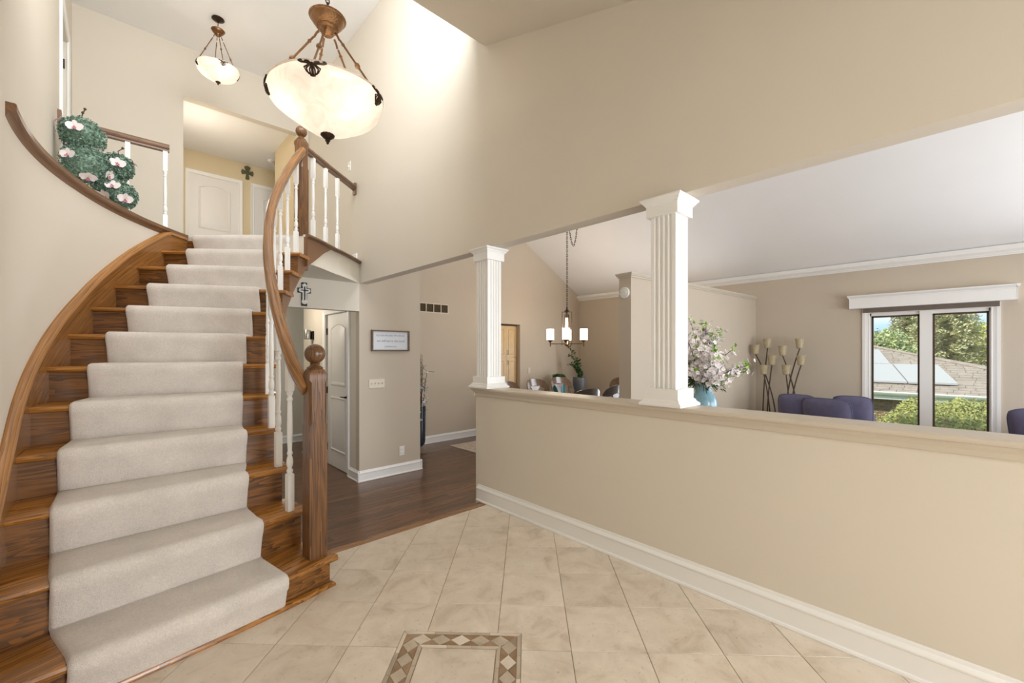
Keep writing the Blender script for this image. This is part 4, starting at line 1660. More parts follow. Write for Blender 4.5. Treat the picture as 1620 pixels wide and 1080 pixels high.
# switch upstairs
us = thing('switch_plate', 'white light switch on the tall wall above the balcony rail', 'light switch', (XH, 5.28, 3.52))
MB().box(-.006, 0, -.036, .036, -.058, .058).build('plate', 'white_plastic', us, loc=(0, 0, 0), smooth=False)
MB().box(-.02, -.006, -.005, .005, -.012, .012).build('toggle', 'white_plastic', us, loc=(0, 0, 0), smooth=False)
ub_ = thing('baseboard_landing', 'short white baseboard along the tall wall at the balcony', None, (XH, 5.5, ZU), kind='structure')
MB().loft([[(XH - u, yy, ZU + .012 + w * .9) for u, w in BB] for yy in (5.05, 6.8)]).build('board', 'white_trim', ub_, smooth=False)

# passage sconce
ps_ = thing('wall_sconce', 'small silver and black wall sconce in the passage behind the newel ball', 'sconce', (XH, 6.62, 1.44))
MB().box(-.03, 0, -.05, .05, -.06, .06).build('bracket', 'black_metal', ps_, loc=(0, 0, 0), smooth=False)
MB().lathe([(0, -.07), (.045, -.07), (.048, -.06), (.048, .06), (.045, .07), (0, .07)], 20, (-.08, 0, .01)).build('cylinder', 'silver_metal', ps_, loc=(0, 0, 0))

# return-air grille
gv = thing('air_vent', 'brown slotted return-air grille high on the dining wall by the closet corner', 'vent', (3.98, YB, 1.95))
gx0, gx1, gz = -.41, .335, .085
g_ = MB()
for z0, z1 in ((-gz, -gz + .018), (gz - .018, gz)):
    g_.box(gx0, gx1, -.012, 0, z0, z1)
cells = 5
cwid = (gx1 - gx0) / cells
for k in range(cells + 1):
    x = gx0 + k * cwid
    g_.box(x - .008, x + .008, -.012, 0, -gz + .018, gz - .018)
g_.build('frame', 'almond_plastic', gv, loc=(0, 0, 0), smooth=False)
for k in range(cells):
    sl = MB()
    x0, x1 = gx0 + k * cwid + .008, gx0 + (k + 1) * cwid - .008
    for j in range(9):
        z = -gz + .026 + j * .0148
        sl.obox(((x0 + x1) / 2, -.005, z), (1, 0, 0), (0, 1, .7), (0, -.7, 1), (x1 - x0) / 2, .006, .0012)
    sl.box(x0, x1, -.001, 0, -gz + .018, gz - .018)
    sl.build('louvre_panel', 'vent_dark', gv, loc=(0, 0, 0), smooth=False)

# tall floor vase with blossom branches
fv = thing('floor_vase', 'tall dark glass floor vase standing by the dining wall', 'vase', (3.47, 5.79, ZL))
MB().lathe([(0, 0), (.09, 0), (.095, .01), (.085, .025), (.05, .045), (.026, .07), (.022, .10), (0, .10)], 28).build('foot', 'stone_foot', fv, loc=(0, 0, 0))
MB().lathe([(0, .10), (.03, .105), (.062, .14), (.074, .19), (.076, .40), (.08, .72), (.074, .72), (.07, .41), (.06, .2), (0, .16)], 28).build('cylinder', 'vase_glass', fv, loc=(0, 0, 0))
fb = thing('blossom_branches', 'bare twigs with small white blossoms in the tall floor vase', 'branches', (3.47, 5.79, ZL + .20))
tw, bl, lv_ = MB(), MB(), MB()
for k in range(13):
    a = random.uniform(0, 2 * PI)
    top = Vector((math.cos(a) * random.uniform(.03, .16) - .02, math.sin(a) * random.uniform(.05, .2), random.uniform(.95, 1.45)))
    mid_ = Vector((top.x * .3, top.y * .3, top.z * .5))
    b0 = Vector((math.cos(a) * .03, math.sin(a) * .03, 0))
    pts = [b0.lerp(mid_, t).lerp(mid_.lerp(top, t), t) + rnd_dir() * .008 for t in [q_ / 8 for q_ in range(9)]]
    tw.tube(pts, .009, 5, r1=.004)
    for q_ in range(3, 9):
        for s_ in range(2):
            d = (rnd_dir() + Vector((0, 0, .5))).normalized() * random.uniform(.05, .13)
            tw.tube([pts[q_], pts[q_] + d], .0025, 4)
            e = pts[q_] + d
            if random.random() < .5:
                leaf_quads(lv_, e, rnd_dir(), .03)
            if (.5 < e.z < .8) or random.random() < .1:
                for f_ in range(3):
                    flower(bl, e + rnd_dir() * .02, rnd_dir(), .018)
tw.build('twigs', 'twig', fb, loc=(0, 0, 0))
tag(bl.build('blossoms', 'blossom_white', fb, loc=(0, 0, 0), smooth=False), kind='stuff')
tag(lv_.build('leaves', 'leaf_olive', fb, loc=(0, 0, 0), smooth=False), kind='stuff')

rg = MB().bbox(4.08, 7.3, 3.6, 5.88, ZL, ZL + .008, .002).build('area_rug', 'rug', smooth=False)
tag(rg, 'pale patterned area rug under the dining table', 'rug')

# ------------------------------------------------------------------ flowering topiary on the landing
TP = Vector((-.10, 4.90, ZU + .012))
tp = thing('topiary', 'boxwood topiary of green balls dotted with pink orchids on the landing', 'topiary', TP)
balls = [((-.09, -.02, .665), .135), ((.115, .07, .50), .108), ((-.07, -.05, .425), .148), ((.13, .02, .25), .115), ((0.03, 0, .34), .09)]
MB().lathe([(0, 0), (.11, 0), (.14, .14), (.145, .15), (.13, .15), (.12, .13), (0, .13)], 24).build('pot', 'basket', tp, loc=(0, 0, 0))
MB().tube([(0, 0, .12), (.03, .01, .3), (-.02, -.02, .5), (-.08, -.02, .7)], .012, 8).build('stem', 'twig', tp, loc=(0, 0, 0))
for (c, r_) in balls:
    mb = MB()
    core = [(r_ * .86 * math.cos(t), r_ * .86 * math.sin(t)) for t in [-PI / 2 + PI * q_ / 8 for q_ in range(9)]]
    mb.lathe(core, 16, c)
    for k in range(1500):
        d = rnd_dir()
        leaf_quads(mb, Vector(c) + d * r_ * random.uniform(.86, 1.08), (d + rnd_dir() * 1.3), random.uniform(.016, .027), 1.5, .15)
    tag(mb.build('foliage_ball', 'topiary_leaf', tp, loc=(0, 0, 0), smooth=False), kind='stuff')
toC = Vector((.1, -4.9, -1.5)).normalized()
side_ = toC.cross(Vector((0, 0, 1))).normalized()
orch = [(0, -.25, .3), (0, .55, -.75), (1, 0, .25), (1, -.5, -.6), (2, -.55, .3), (2, .1, -.65), (3, -.3, .5), (3, .25, -.15), (1, .9, .5), (0, -.9, .55), (3, -.75, -.2), (2, .85, -.3)]
for b_, u, v in orch:
    c, r_ = balls[b_]
    n = (toC * math.sqrt(max(.05, 1 - u * u - v * v)) - side_ * u + Vector((0, 0, v))).normalized()
    mb = MB()
    q0 = Vector(c) + n * r_ * 1.06
    a, b2 = n.orthogonal().normalized(), None
    up = (Vector((0, 0, 1)) - n * n.z).normalized()
    rt = n.cross(up)
    for ang, L, w_ in ((90, .05, .036), (205, .046, .034), (335, .046, .034), (165, .056, .056), (15, .056, .056)):
        d = rt * math.cos(R(ang)) + up * math.sin(R(ang))
        e = n.cross(d)
        mb.add([q0, q0 + d * L * .45 + e * w_ * .5 + n * .006, q0 + d * L * .85 + e * w_ * .35 + n * .012, q0 + d * L + n * .012, q0 + d * L * .85 - e * w_ * .35 + n * .012, q0 + d * L * .45 - e * w_ * .5 + n * .006], [(0, 1, 2, 3, 4, 5)])
    fo_ = mb.build('orchid', 'orchid_petal', tp, loc=(0, 0, 0), smooth=False)
    lip = MB()
    for ang in (250, 290):
        d = rt * math.cos(R(ang)) + up * math.sin(R(ang))
        e = n.cross(d)
        lip.add([q0 + n * .01, q0 + d * .014 + e * .009 + n * .022, q0 + d * .03 + n * .018, q0 + d * .014 - e * .009 + n * .022], [(0, 1, 2, 3)])
    lip.build('orchid_lip', 'orchid_pink', fo_, loc=(0, 0, 0), smooth=False)
    MB().lathe([(0, -.006), (.006, 0), (0, .006)], 8, q0 + n * .014).build('orchid_centre', 'orchid_gold', fo_, loc=(0, 0, 0))
mb = MB()
mb.tube([(-.10, -.02, .76), (-.09, -.04, .83), (-.075, -.05, .87)], .004, 5)
mb.tube([(.13, .07, .58), (.12, .05, .63), (.15, .04, .66)], .0035, 5)
for p in ((-.075, -.05, .872), (-.088, -.045, .84), (.15, .04, .662), (-.105, -.03, .81)):
    mb.lathe([(0, -.012), (.009, -.004), (.010, .004), (0, .014)], 8, p)
mb.build('bud_sprays', 'twig', tp, loc=(0, 0, 0))

# ------------------------------------------------------------------ vase of cherry blossom behind the half wall
VP = Vector((3.36, 1.402, .46))
ct = thing('console_table', 'narrow wooden console table behind the half wall under the blossom vase', 'table', (VP.x, VP.y, ZL))
MB().bbox(-.18, .18, -.6, .6, VP.z - ZL - .035, VP.z - ZL, .004).build('table_top', 'table_wood', ct, loc=(0, 0, 0), smooth=False)
for sx in (-1, 1):
    for sy in (-1, 1):
        MB().loft([square_ring(.016, 0), square_ring(.024, VP.z - ZL - .034)]).build('leg', 'table_wood', ct, loc=(sx * .145, sy * .55, 0), smooth=False)
vz = thing('flower_vase', 'glossy pale blue ceramic vase beside the second column', 'vase', VP)
MB().lathe([(0, 0), (.062, 0), (.066, .012), (.06, .03), (.064, .09), (.082, .18), (.096, .26), (.1, .32), (.094, .37), (.074, .41), (.06, .435), (.058, .46), (.068, .485), (.076, .50), (.072, .505), (.06, .48), (.052, .45), (0, .44)], 36).build('vase_body', 'blue_ceramic', vz, loc=(0, 0, 0))
bq = thing('blossom_bouquet', 'full bouquet of pale pink cherry blossom in the blue vase', 'flowers', VP + Vector((0, 0, .44)))
tw, bl, lv_, gr = MB(), MB(), MB(), MB()
yc = MB()
for k in range(34):
    a = random.uniform(0, 2 * PI)
    rad = .33 * math.sqrt(random.random())
    h_ = random.uniform(.1, .50) * (1 - .55 * (rad / .33) ** 2) + .06
    if k < 4:
        rad, h_ = (.02, .14, .10, .33)[k], (.50, .46, .55, .17)[k]
        a = R((-44, -44, 110, -44)[k])
    top = Vector((rad * math.cos(a), rad * math.sin(a), h_))
    b0 = Vector((math.cos(a) * .02, math.sin(a) * .02, -.05))
    mid_ = Vector((top.x * .35, top.y * .35, top.z * .6 + .05))
    pts = [b0.lerp(mid_, t).lerp(mid_.lerp(top, t), t) for t in [q_ / 7 for q_ in range(8)]]
    tw.tube(pts, .005, 5, r1=.002)
    for q_ in range(3, 8):
        for s_ in range(9):
            p = pts[q_] + rnd_dir() * random.uniform(.01, .07)
            if q_ == 7 and s_ > 4:
                continue
            n = (p - Vector((0, 0, .15))).normalized() + rnd_dir() * .6
            flower(bl, p, n, random.uniform(.015, .022))
            n.normalize()
            yc.lathe([(0, -.002), (.004, 0), (0, .003)], 5, p + n * .004)
    for s_ in range(5):
        p = pts[random.randint(4, 7)] + rnd_dir() * .04
        leaf_quads(lv_, p, rnd_dir(), random.uniform(.03, .05), 1.8, .1)
    leaf_quads(lv_, top + Vector((0, 0, .015)), rnd_dir(), .045, 1.9, .1)
    leaf_quads(lv_, top + rnd_dir() * .02, rnd_dir(), .04, 1.9, .1)
for k in range(150):
    a = random.uniform(0, 2 * PI)
    el = random.uniform(-.35, .5)
    d = Vector((math.cos(a) * math.cos(el), math.sin(a) * math.cos(el), math.sin(el)))
    L = random.uniform(.09, .19)
    gr.tube([Vector((0, 0, .05)), Vector((0, 0, .06)) + d * L * .5 + Vector((0, 0, .02)), Vector((0, 0, .06)) + d * L - Vector((0, 0, .02))], .0028, 3)
tw.build('stems', 'twig', bq, loc=(0, 0, 0))
tag(bl.build('blossoms', 'blossom', bq, loc=(0, 0, 0), smooth=False), kind='stuff')
tag(yc.build('blossom_centres', 'orchid_gold', bq, loc=(0, 0, 0), smooth=False), kind='stuff')
tag(lv_.build('leaves', 'leaf_bright', bq, loc=(0, 0, 0), smooth=False), kind='stuff')
tag(gr.build('grass_fronds', 'leaf_dark', bq, loc=(0, 0, 0), smooth=False), kind='stuff')

# ------------------------------------------------------------------ candle stands in the corner
def candle_stand(bx, by, cups, label, feet):
    t = thing('candle_stand', label, 'candle stand', (bx, by, ZL), group='twisted iron candle stands by the divider wall')
    for (y, z, x), (fx, fy) in zip(cups, feet):
        p3 = Vector((x - bx, y - by, z - ZL - .02))
        p0 = Vector((fx, fy, 0))
        cr0 = p0 + Vector((0, (p0.y - p3.y) * .35 + .0, p3.z * .5))
        pts = []
        for q_ in range(15):
            u = q_ / 14
            pts.append(p0 * (1 - u) ** 2 + cr0 * 2 * u * (1 - u) + p3 * u * u)
        MB().tube(pts, .011, 8, r1=.009).build('stem', 'candle_iron', t, loc=(0, 0, 0))
        cpb = MB().lathe([(0, -.0), (.02, 0), (.034, .002), (.044, .01), (.052, .08), (.062, .15), (.064, .158), (.058, .158), (.048, .08), (.036, .018), (0, .014)], 24, p3 + Vector((0, 0, .0)))
        cpb.build('cup', 'candle_cup', t, loc=(0, 0, 0))
    MB().lathe([(0, 0), (.13, 0), (.13, .008), (.02, .014), (0, .014)], 24).build('base_plate', 'candle_iron', t, loc=(0, 0, 0))
    return t


KX = 7.76
kf = KX / 7.7
candle_stand(KX, 2.20, [(2.365 * kf + .0, 1.175, KX), (2.203 * kf, 1.275, KX + .04), (2.121 * kf, 1.000, KX - .03), (2.221 * kf, 0.850, KX - .08)], 'tall iron candle stand with four glass cups nearest the divider wall', [(0, -.10), (.02, .08), (-.05, .0), (-.06, -.05)])
candle_stand(KX, 1.86, [(1.98 * kf, 1.155, KX), (1.76 * kf, 1.265, KX + .04), (1.727 * kf, 1.005, KX - .03), (1.911 * kf, 0.855, KX - .08)], 'tall iron candle stand with four glass cups nearest the blue sofa', [(0, -.07), (.02, .10), (-.05, .03), (-.06, .02)])

# ------------------------------------------------------------------ sofas and cushions
def cushion(name, label, loc, w, h, d, rotz, tilt=.25, piping=True, cat='cushion', group='blue throw cushions', roll=0.0):
    t = thing(name, label, cat, loc, group=group)
    t.rotation_euler = (tilt, roll, rotz)
    n = 14
    mb = MB()
    front, back, edge_ = [], [], []
    for i in range(n + 1):
        for j in range(n + 1):
            u, v = -1 + 2 * i / n, -1 + 2 * j / n
            f_ = (1 - abs(u) ** 2.6) ** .55 * (1 - abs(v) ** 2.6) ** .55
            x = u * w / 2 * (1 - .11 * v ** 4)
            z = v * h / 2 * (1 - .13 * u ** 4)
            front.append((x, -f_ * d / 2, z))
            back.append((x, f_ * d / 2, z))
    fs = []
    for i in range(n):
        for j in range(n):
            a = i * (n + 1) + j
            fs.append((a, a + n + 1, a + n + 2, a + 1))
    mb.add(front, fs)
    mb.add(back, [tuple(reversed(f_)) for f_ in fs])
    mb.build('cover', 'cushion_fabric', t, loc=(0, 0, 0), sharp=80)
    if piping:
        pth = []
        ring = [(i, 0) for i in range(n)] + [(n, j) for j in range(n)] + [(i, n) for i in range(n, 0, -1)] + [(0, j) for j in range(n, 0, -1)]
        for i, j in ring:
            pth.append(front[i * (n + 1) + j])
        MB().tube(pth, .006, 6, loop=True).build('piping', 'sofa_fabric', t, loc=(0, 0, 0))
    return t


def sofa(x, y0, y1, label):
    """sofa along the window wall, facing -x"""
    t = thing('sofa', label, 'sofa', (x, (y0 + y1) / 2, ZL), group='blue sofas below the window')
    L = (y1 - y0) / 2
    MB().bbox(-.45, .42, -L, L, .10, .40, .02).build('seat_base', 'sofa_fabric', t, loc=(0, 0, 0))
    MB().loft([[(.20, -L, z0), (.42, -L, z0), (.42, L, z0), (.20, L, z0)] for z0 in (.40, .7)] + [[(.25, -L + .03, .76), (.39, -L + .03, .76), (.39, L - .03, .76), (.25, L - .03, .76)]]).build('backrest', 'sofa_fabric', t, loc=(0, 0, 0))
    for s in (-1, 1):
        y_a, y_b = (L - .16, L) if s > 0 else (-L, -L + .16)
        MB().bbox(-.45, .35, y_a, y_b, .38, .60, .03).build('arm', 'sofa_fabric', t, loc=(0, 0, 0))
        for sx in (-.38, .36):
            MB().loft([square_ring(.02, 0), square_ring(.03, .10)]).build('leg', 'table_wood', t, loc=(sx, s * (L - .08), 0), smooth=False)
    for k in (-1, 1):
        MB().bbox(-.44, .2, -L + .17 if k < 0 else .005, -.005 if k < 0 else L - .17, .40, .54, .03).build('seat_cushion', 'sofa_fabric', t, loc=(0, 0, 0))
    return t


sofa(7.10, .84, 1.90, 'blue grey sofa in front of the candle stands')
sofa(7.10, -2.9, -.40, 'blue grey sofa at the edge of the view past the window')
cushion('sofa_cushion', 'dusky blue cushion at the candle stand end of the sofa', (7.034, 1.631, 0.404), .46, .40, .2, -PI / 2, .22)
cushion('sofa_cushion', 'dusky blue cushion lying wide in the middle of the sofa', (6.920, 1.270, 0.389), .56, .40, .2, -PI / 2 - .15, .3)
cushion('sofa_cushion', 'dusky blue cushion at the window end of the sofa', (7.072, 1.024, 0.413), .42, .42, .2, -PI / 2 + .1, .2)
cushion('sofa_cushion', 'piped blue cushion tilted beside the window casing', (7.072, -0.521, 0.404), .42, .42, .18, -PI / 2, .25, roll=-.12)
cushion('sofa_cushion', 'blue cushion at the very edge of the view behind the piped one', (6.977, -0.815, 0.404), .42, .42, .18, -PI / 2 + .2, .25)

# ------------------------------------------------------------------ dining group
TX, TY = 6.0, 4.72
dt = thing('dining_table', 'wooden dining table under the chandelier', 'table', (TX, TY, ZL + .008))
MB().bbox(-1.05, 1.05, -.48, .48, .72, .755, .006).build('table_top', 'table_wood', dt, loc=(0, 0, 0), smooth=False)
MB().box(-.95, .95, -.4, .4, .63, .72).build('apron', 'table_wood', dt, loc=(0, 0, 0), smooth=False)
for sx in (-1, 1):
    for sy in (-1, 1):
        MB().loft([square_ring(.03, 0), square_ring(.045, .63)]).build('leg', 'table_wood', dt, loc=(sx * .92, sy * .37, 0), smooth=False)


def make_chair(m):
    """seat, curved splat back with keyhole cut-outs, four legs; faces -y"""
    t = thing('dining_chair', 'x', 'chair', (0, 0, 0), group='curved-back dining chairs')
    s = MB()
    s.loft([[(-.2, .2, z), (.2, .2, z), (.23, -.22, z), (-.23, -.22, z)] for z in (.43, .465)])
    s.build('seat', m, t, loc=(0, 0, 0))
    for sx in (-1, 1):
        MB().loft([[(x + sx * .19, y - .19, 0) for x, y in ((-.016, -.016), (.016, -.016), (.016, .016), (-.016, .016))], [(x + sx * .2, y - .19, .43) for x, y in ((-.02, -.02), (.02, -.02), (.02, .02), (-.02, .02))]]).build('leg', m, t, loc=(0, 0, 0), smooth=False)
        MB().loft([[(x + sx * .18, y + .27, 0) for x, y in ((-.016, -.016), (.016, -.016), (.016, .016), (-.016, .016))], [(x + sx * .185, y + .18, .43) for x, y in ((-.02, -.02), (.02, -.02), (.02, .02), (-.02, .02))]]).build('leg', m, t, loc=(0, 0, 0), smooth=False)

    def bk(u, z):
        """back surface: u sideways, wraps forward at the sides and leans back"""
        return Vector((u, .19 + (z - .46) * .22 - (u / .25) ** 2 * .085, z))

    def strip(pts_l, pts_r, nm):
        mb = MB()
        secs = []
        for (ul, zl), (ur, zr) in zip(pts_l, pts_r):
            a, b = bk(ul, zl), bk(ur, zr)
            secs.append([a, b, b + Vector((0, .016, 0)), a + Vector((0, .016, 0))])
        mb.loft(secs)
        return mb.build(nm, m, t, loc=(0, 0, 0))
    # crest: broad rounded top
    n = 16
    secs = []
    for k in range(n + 1):
        u = lerp(-.255, .255, k / n)
        q_ = abs(u) / .255
        zt_ = .90 + .13 * math.sqrt(max(0, 1 - q_ ** 2.6))
        zb_ = .885 - .03 * q_ - .0 + .02 * math.cos(q_ * PI * 1.0) - (.05 if q_ > .92 else 0)
        zt_ = max(zt_, zb_ + .02)
        a, b = bk(u, zb_), bk(u, zt_)
        secs.append([a, b, b + Vector((0, .018, 0)), a + Vector((0, .018, 0))])
    MB().loft(secs).build('crest_rail', m, t, loc=(0, 0, 0))
    L = [(-.055, .46), (-.04, .60), (-.035, .70), (-.055, .80), (-.12, .89)]
    strip(L, [(-u, z) for u, z in L], 'splat')
    for sx in (-1, 1):
        L = [(sx * .17, .46), (sx * .175, .65), (sx * .19, .78), (sx * .215, .89)]
        strip(L, [(u + sx * .035, z) for u, z in L], 'side_post')
    return t


ch = make_chair('chair_wood')
chd = make_chair('chair_dark')
for c_ in (ch, chd):
    c_.scale = (1.12, 1.05, 1.0)
spots = [(ch, 5.19, 5.36, 0.15, 'dining chair nearest the pantry on the far side of the table'),
         (ch, 5.97, 5.44, 0.0, 'dining chair with pale sheen in the middle of the far side'),
         (ch, 6.74, 5.52, -.1, 'upright dining chair in front of the teal planter'),
         (ch, 7.45, 4.95, -PI / 2 - .2, 'honey brown dining chair at the head of the table by the divider'),
         (chd, 5.06, 4.02, PI - .15, 'dark dining chair on the near side in front of the grey planter'),
         (chd, 5.84, 4.12, PI + .1, 'dark dining chair on the near side next to the divider wall')]
used = set()
for src, x, y, rz, lab in spots:
    if id(src) in used:
        copy_tree(src, (x, y, ZL + .008), rz, lab)
    else:
        used.add(id(src))
        src.location = (x, y, ZL + .008)
        src.rotation_euler.z = rz
        src['label'] = lab

# planters in the corner
pt = thing('plant_stand', 'dark stand under the grey planter in the dining corner', 'stand', (7.50, 5.84, ZL))
MB().lathe([(0, .66), (.12, .66), (.12, .69), (0, .69)], 24).build('top', 'chair_dark', pt, loc=(0, 0, 0))
for k in range(3):
    a = 2 * PI * k / 3
    MB().tube([(.11 * math.cos(a), .11 * math.sin(a), 0), (.09 * math.cos(a), .09 * math.sin(a), .66)], .014, 8).build('leg', 'chair_dark', pt, loc=(0, 0, 0))
gp = thing('grey_planter', 'glazed grey pot with a tall leaning green plant in the dining corner', 'potted plant', (7.50, 5.84, ZL + .69))
MB().lathe([(0, 0), (.09, 0), (.11, .03), (.142, .14), (.148, .25), (.14, .31), (.132, .315), (.128, .30), (0, .29)], 30).build('pot', 'grey_ceramic', gp, loc=(0, 0, 0))
tw, lv_ = MB(), MB()
camr = Vector((.73, -.683, 0))
for k, (u1, z1) in enumerate([(-.22, .98), (-.2, .8), (-.02, .70), (-.14, .62), (.05, .42), (-.06, .5), (-.22, .6)]):
    p0 = Vector((0, 0, .28))
    p2 = camr * u1 + Vector((0, 0, z1))
    p1 = camr * (.04) + Vector((0, 0, lerp(.28, z1, .5)))
    pts = [p0.lerp(p1, t).lerp(p1.lerp(p2, t), t) for t in [q_ / 9 for q_ in range(10)]]
    tw.tube(pts, .008, 5, r1=.004)
    for q_ in range(2, 10):
        for s_ in range(4):
            leaf_quads(lv_, pts[q_] + rnd_dir() * .035, rnd_dir(), random.uniform(.05, .085), 1.7, .12)
tw.build('stems', 'leaf_dark', gp, loc=(0, 0, 0))
tag(lv_.build('leaves', 'leaf_dark', gp, loc=(0, 0, 0), smooth=False), kind='stuff')
tpn = thing('teal_planter', 'ribbed teal planter with a clipped green plant beside the dining wall', 'potted plant', (7.02, 6.02, ZL))
tz = .76
MB().lathe([(0, 0), (.10, 0), (.11, .02), (.118, .06), (.112, .10), (.12, .16), (.114, .2), (.122, .28), (.116, .32), (.124, .4), (.118, .44), (.126, .54), (.12, .6), (.128, .70), (.124, .8), (.13, .95), (.12, .95), (.115, .9), (0, .9)], 30).build('pot', 'teal_ceramic', tpn, loc=(0, 0, 0))
lv_ = MB()
for k in range(420):
    p = Vector((random.uniform(-.11, .11), random.uniform(-.11, .11), random.uniform(.93, 1.08)))
    leaf_quads(lv_, p, rnd_dir(), .045, 1.6, .1)
tag(lv_.build('leaves', 'leaf_dark', tpn, loc=(0, 0, 0), smooth=False), kind='stuff')

# pantry cabinet seen through the niche
pcab = thing('pantry_cabinet', 'pale maple pantry cabinet behind the fluted column at the table', 'cabinet', (5.67, YB + .09, ZL))
MB().box(-.47, .42, .02, .5, 0, NT - ZL - .03).build('body', 'maple', pcab, loc=(0, 0, 0), smooth=False)
for x0, x1 in ((-.46, -.17), (-.165, .125), (.13, .415)):
    for z0, z1 in ((.1, 1.44), (1.46, 2.08)):
        dr = MB().box(x0, x1, 0, .02, z0, z1).build('door', 'maple', pcab, loc=(0, 0, 0), smooth=False)
        r_ = MB()
        A = [(x0 + .05, z0 + .05), (x1 - .05, z0 + .05), (x1 - .05, z1 - .05), (x0 + .05, z1 - .05)]

        def sc(d):
            return [(A[0][0] + d, A[0][1] + d), (A[1][0] - d, A[1][1] + d), (A[2][0] - d, A[2][1] - d), (A[3][0] + d, A[3][1] - d)]
        r_.loft([[(x, -.0005, z) for x, z in sc(0)], [(x, -.008, z) for x, z in sc(.006)], [(x, -.008, z) for x, z in sc(.012)], [(x, -.001, z) for x, z in sc(.02)], [(x, -.001, z) for x, z in sc(.028)], [(x, -.007, z) for x, z in sc(.045)]])
        r_.build('raised_panel', 'maple', dr, loc=(0, 0, 0), sharp=20)
        hz = z0 + .09 if z0 > 1 else z1 - .09
        MB().tube([(x0 + .03, -.002, hz - .04), (x0 + .03, -.025, hz - .035), (x0 + .03, -.025, hz + .035), (x0 + .03, -.002, hz + .04)], .005, 6).build('handle', 'dark_bronze', dr, loc=(0, 0, 0))

# ------------------------------------------------------------------ chandelier
HX, HYY, HZ = 5.754, 4.751, 1.335
cd = thing('chandelier', 'bronze chandelier with glowing glass cylinder shades over the dining table', 'chandelier', (HX, HYY, HZ))
view = math.atan2(-HYY, -HX)
for k in range(4):
    a = view + k * PI / 2 - .05
    dx, dy = math.cos(a), math.sin(a)
    ra = .29
    mb = MB().obox((dx * ra * .5, dy * ra * .5, .0), (dx, dy, 0), (-dy, dx, 0), (0, 0, 1), ra * .5, .007, .007)
    mb.obox((dx * ra, dy * ra, -.015), (dx, dy, 0), (-dy, dx, 0), (0, 0, 1), .009, .009, .03)
    mb.lathe([(0, 0), (.014, .0), (.014, .02), (.05, .05), (.058, .06), (.05, .062), (0, .062)], 20, (dx * ra, dy * ra, .01))
    mb.build('arm', 'bronze', cd, loc=(0, 0, 0))
    s_ = MB().lathe([(.03, .0), (.062, .002), (.064, .006), (.064, .19), (.062, .194), (.058, .19), (.058, .008), (.03, .006)], 28)
    s_.build('shade', 'shade_glow', cd, loc=(dx * ra, dy * ra, .066))
    l = add_light('chandelier_bulb_glow', 'POINT', (HX + dx * ra, HYY + dy * ra, HZ + .29), 2.2, (1.0, .83, .62), radius=.04)
    a2 = a
    ex, ey = math.cos(a2), math.sin(a2)
    fr_ = MB()
    rr_ = .085
    for du in (-.03, .03):
        fr_.obox((ex * rr_ - ey * du, ey * rr_ + ex * du, .24), (ex, ey, 0), (-ey, ex, 0), (0, 0, 1), .004, .004, .27)
    for z in (-.02, .46, .50):
        fr_.obox((ex * rr_, ey * rr_, z), (ex, ey, 0), (-ey, ex, 0), (0, 0, 1), .004, .034, .004)
    fr_.tube([(ex * rr_, ey * rr_, .50), (ex * rr_, ey * rr_, .555), (ex * .02, ey * .02, .555)], .006, 6)
    fr_.build('lantern_frame', 'dark_bronze', cd, loc=(0, 0, 0))
    MB().obox((ex * rr_, ey * rr_, .22), (ex, ey, 0), (-ey, ex, 0), (0, 0, 1), .002, .024, .23).build('glass_strip', 'glass_strip', cd, loc=(0, 0, 0), smooth=False)
MB().lathe([(0, -.05), (.006, -.045), (.014, -.03), (.02, -.012), (.02, .012), (.01, .03), (.01, .52), (.018, .535), (.04, .55), (.046, .565), (.03, .585), (.014, .60), (.01, .64), (.006, .66), (0, .66)], 20).build('centre_rod', 'dark_bronze', cd, loc=(0, 0, 0))


def chain(path, ln=.045):
    mb = MB()
    path = [Vector(p) for p in path]
    acc, k = 0, 0
    segs = [(path[i], path[i + 1]) for i in range(len(path) - 1)]
    tot = sum((b - a).length for a, b in segs)
    d = 0
    while d < tot:
        r_ = d
        for a, b in segs:
            L = (b - a).length
            if r_ <= L:
                c = a.lerp(b, r_ / L)
                t = (b - a).normalized()
                break
            r_ -= L
        s1 = t.orthogonal().normalized()
        if k % 2:
            s1 = t.cross(s1)
        mb.tube([c + t * math.sin(2 * PI * q_ / 8) * ln * .6 + s1 * math.cos(2 * PI * q_ / 8) * ln * .25 for q_ in range(8)], .004, 4, loop=True)
        d += ln * .85
        k += 1
    return mb


ceil_at = zc + CS * (XW - HX) - HZ
chain([(0, 0, .66), (0, 0, ceil_at)]).build('chain', 'dark_bronze', cd, loc=(0, 0, 0))
swx, swy = .24, -.05
z2 = zc + CS * (XW - HX - swx) - HZ
sw_ = [(lerp(.0, swx, t) + .01, lerp(0, swy, t), lerp(ceil_at, z2, t) - .62 * (1 - (2 * t - 1) ** 2) * 1.0) for t in [q_ / 14 for q_ in range(15)]]
chain(sw_).build('swag_chain', 'dark_bronze', cd, loc=(0, 0, 0))
MB().lathe([(0, 0), (.06, 0), (.06, -.02), (0, -.03)], 20, (swx, swy, z2)).build('canopy', 'dark_bronze', cd, loc=(0, 0, 0))

# ------------------------------------------------------------------ outside
gd = MB().box(XW + .3, 80, -60, 60, -2.7, -2.6)
struct('ground', gd, 'lawn', 'lawn outside the window')
nh = thing('neighbour_house', 'neighbouring brick house with a hipped shingle roof outside the window', 'house', (18, 3, -2.6))
EX, EZ, PT = 16.0, .05, .42


def rz_(x):
    return EZ + PT * (x - EX)


hip0, hip1, ridge = (EX, -2.94), (19.1, 2.18), (20.6, 4.66)
MB().prism([(EX + .3, -2.4), (25, -2.4), (25, 14), (EX + .3, 14)], -2.6, EZ - .02).build('wall', 'mortar', nh, smooth=False)
bm_ = None
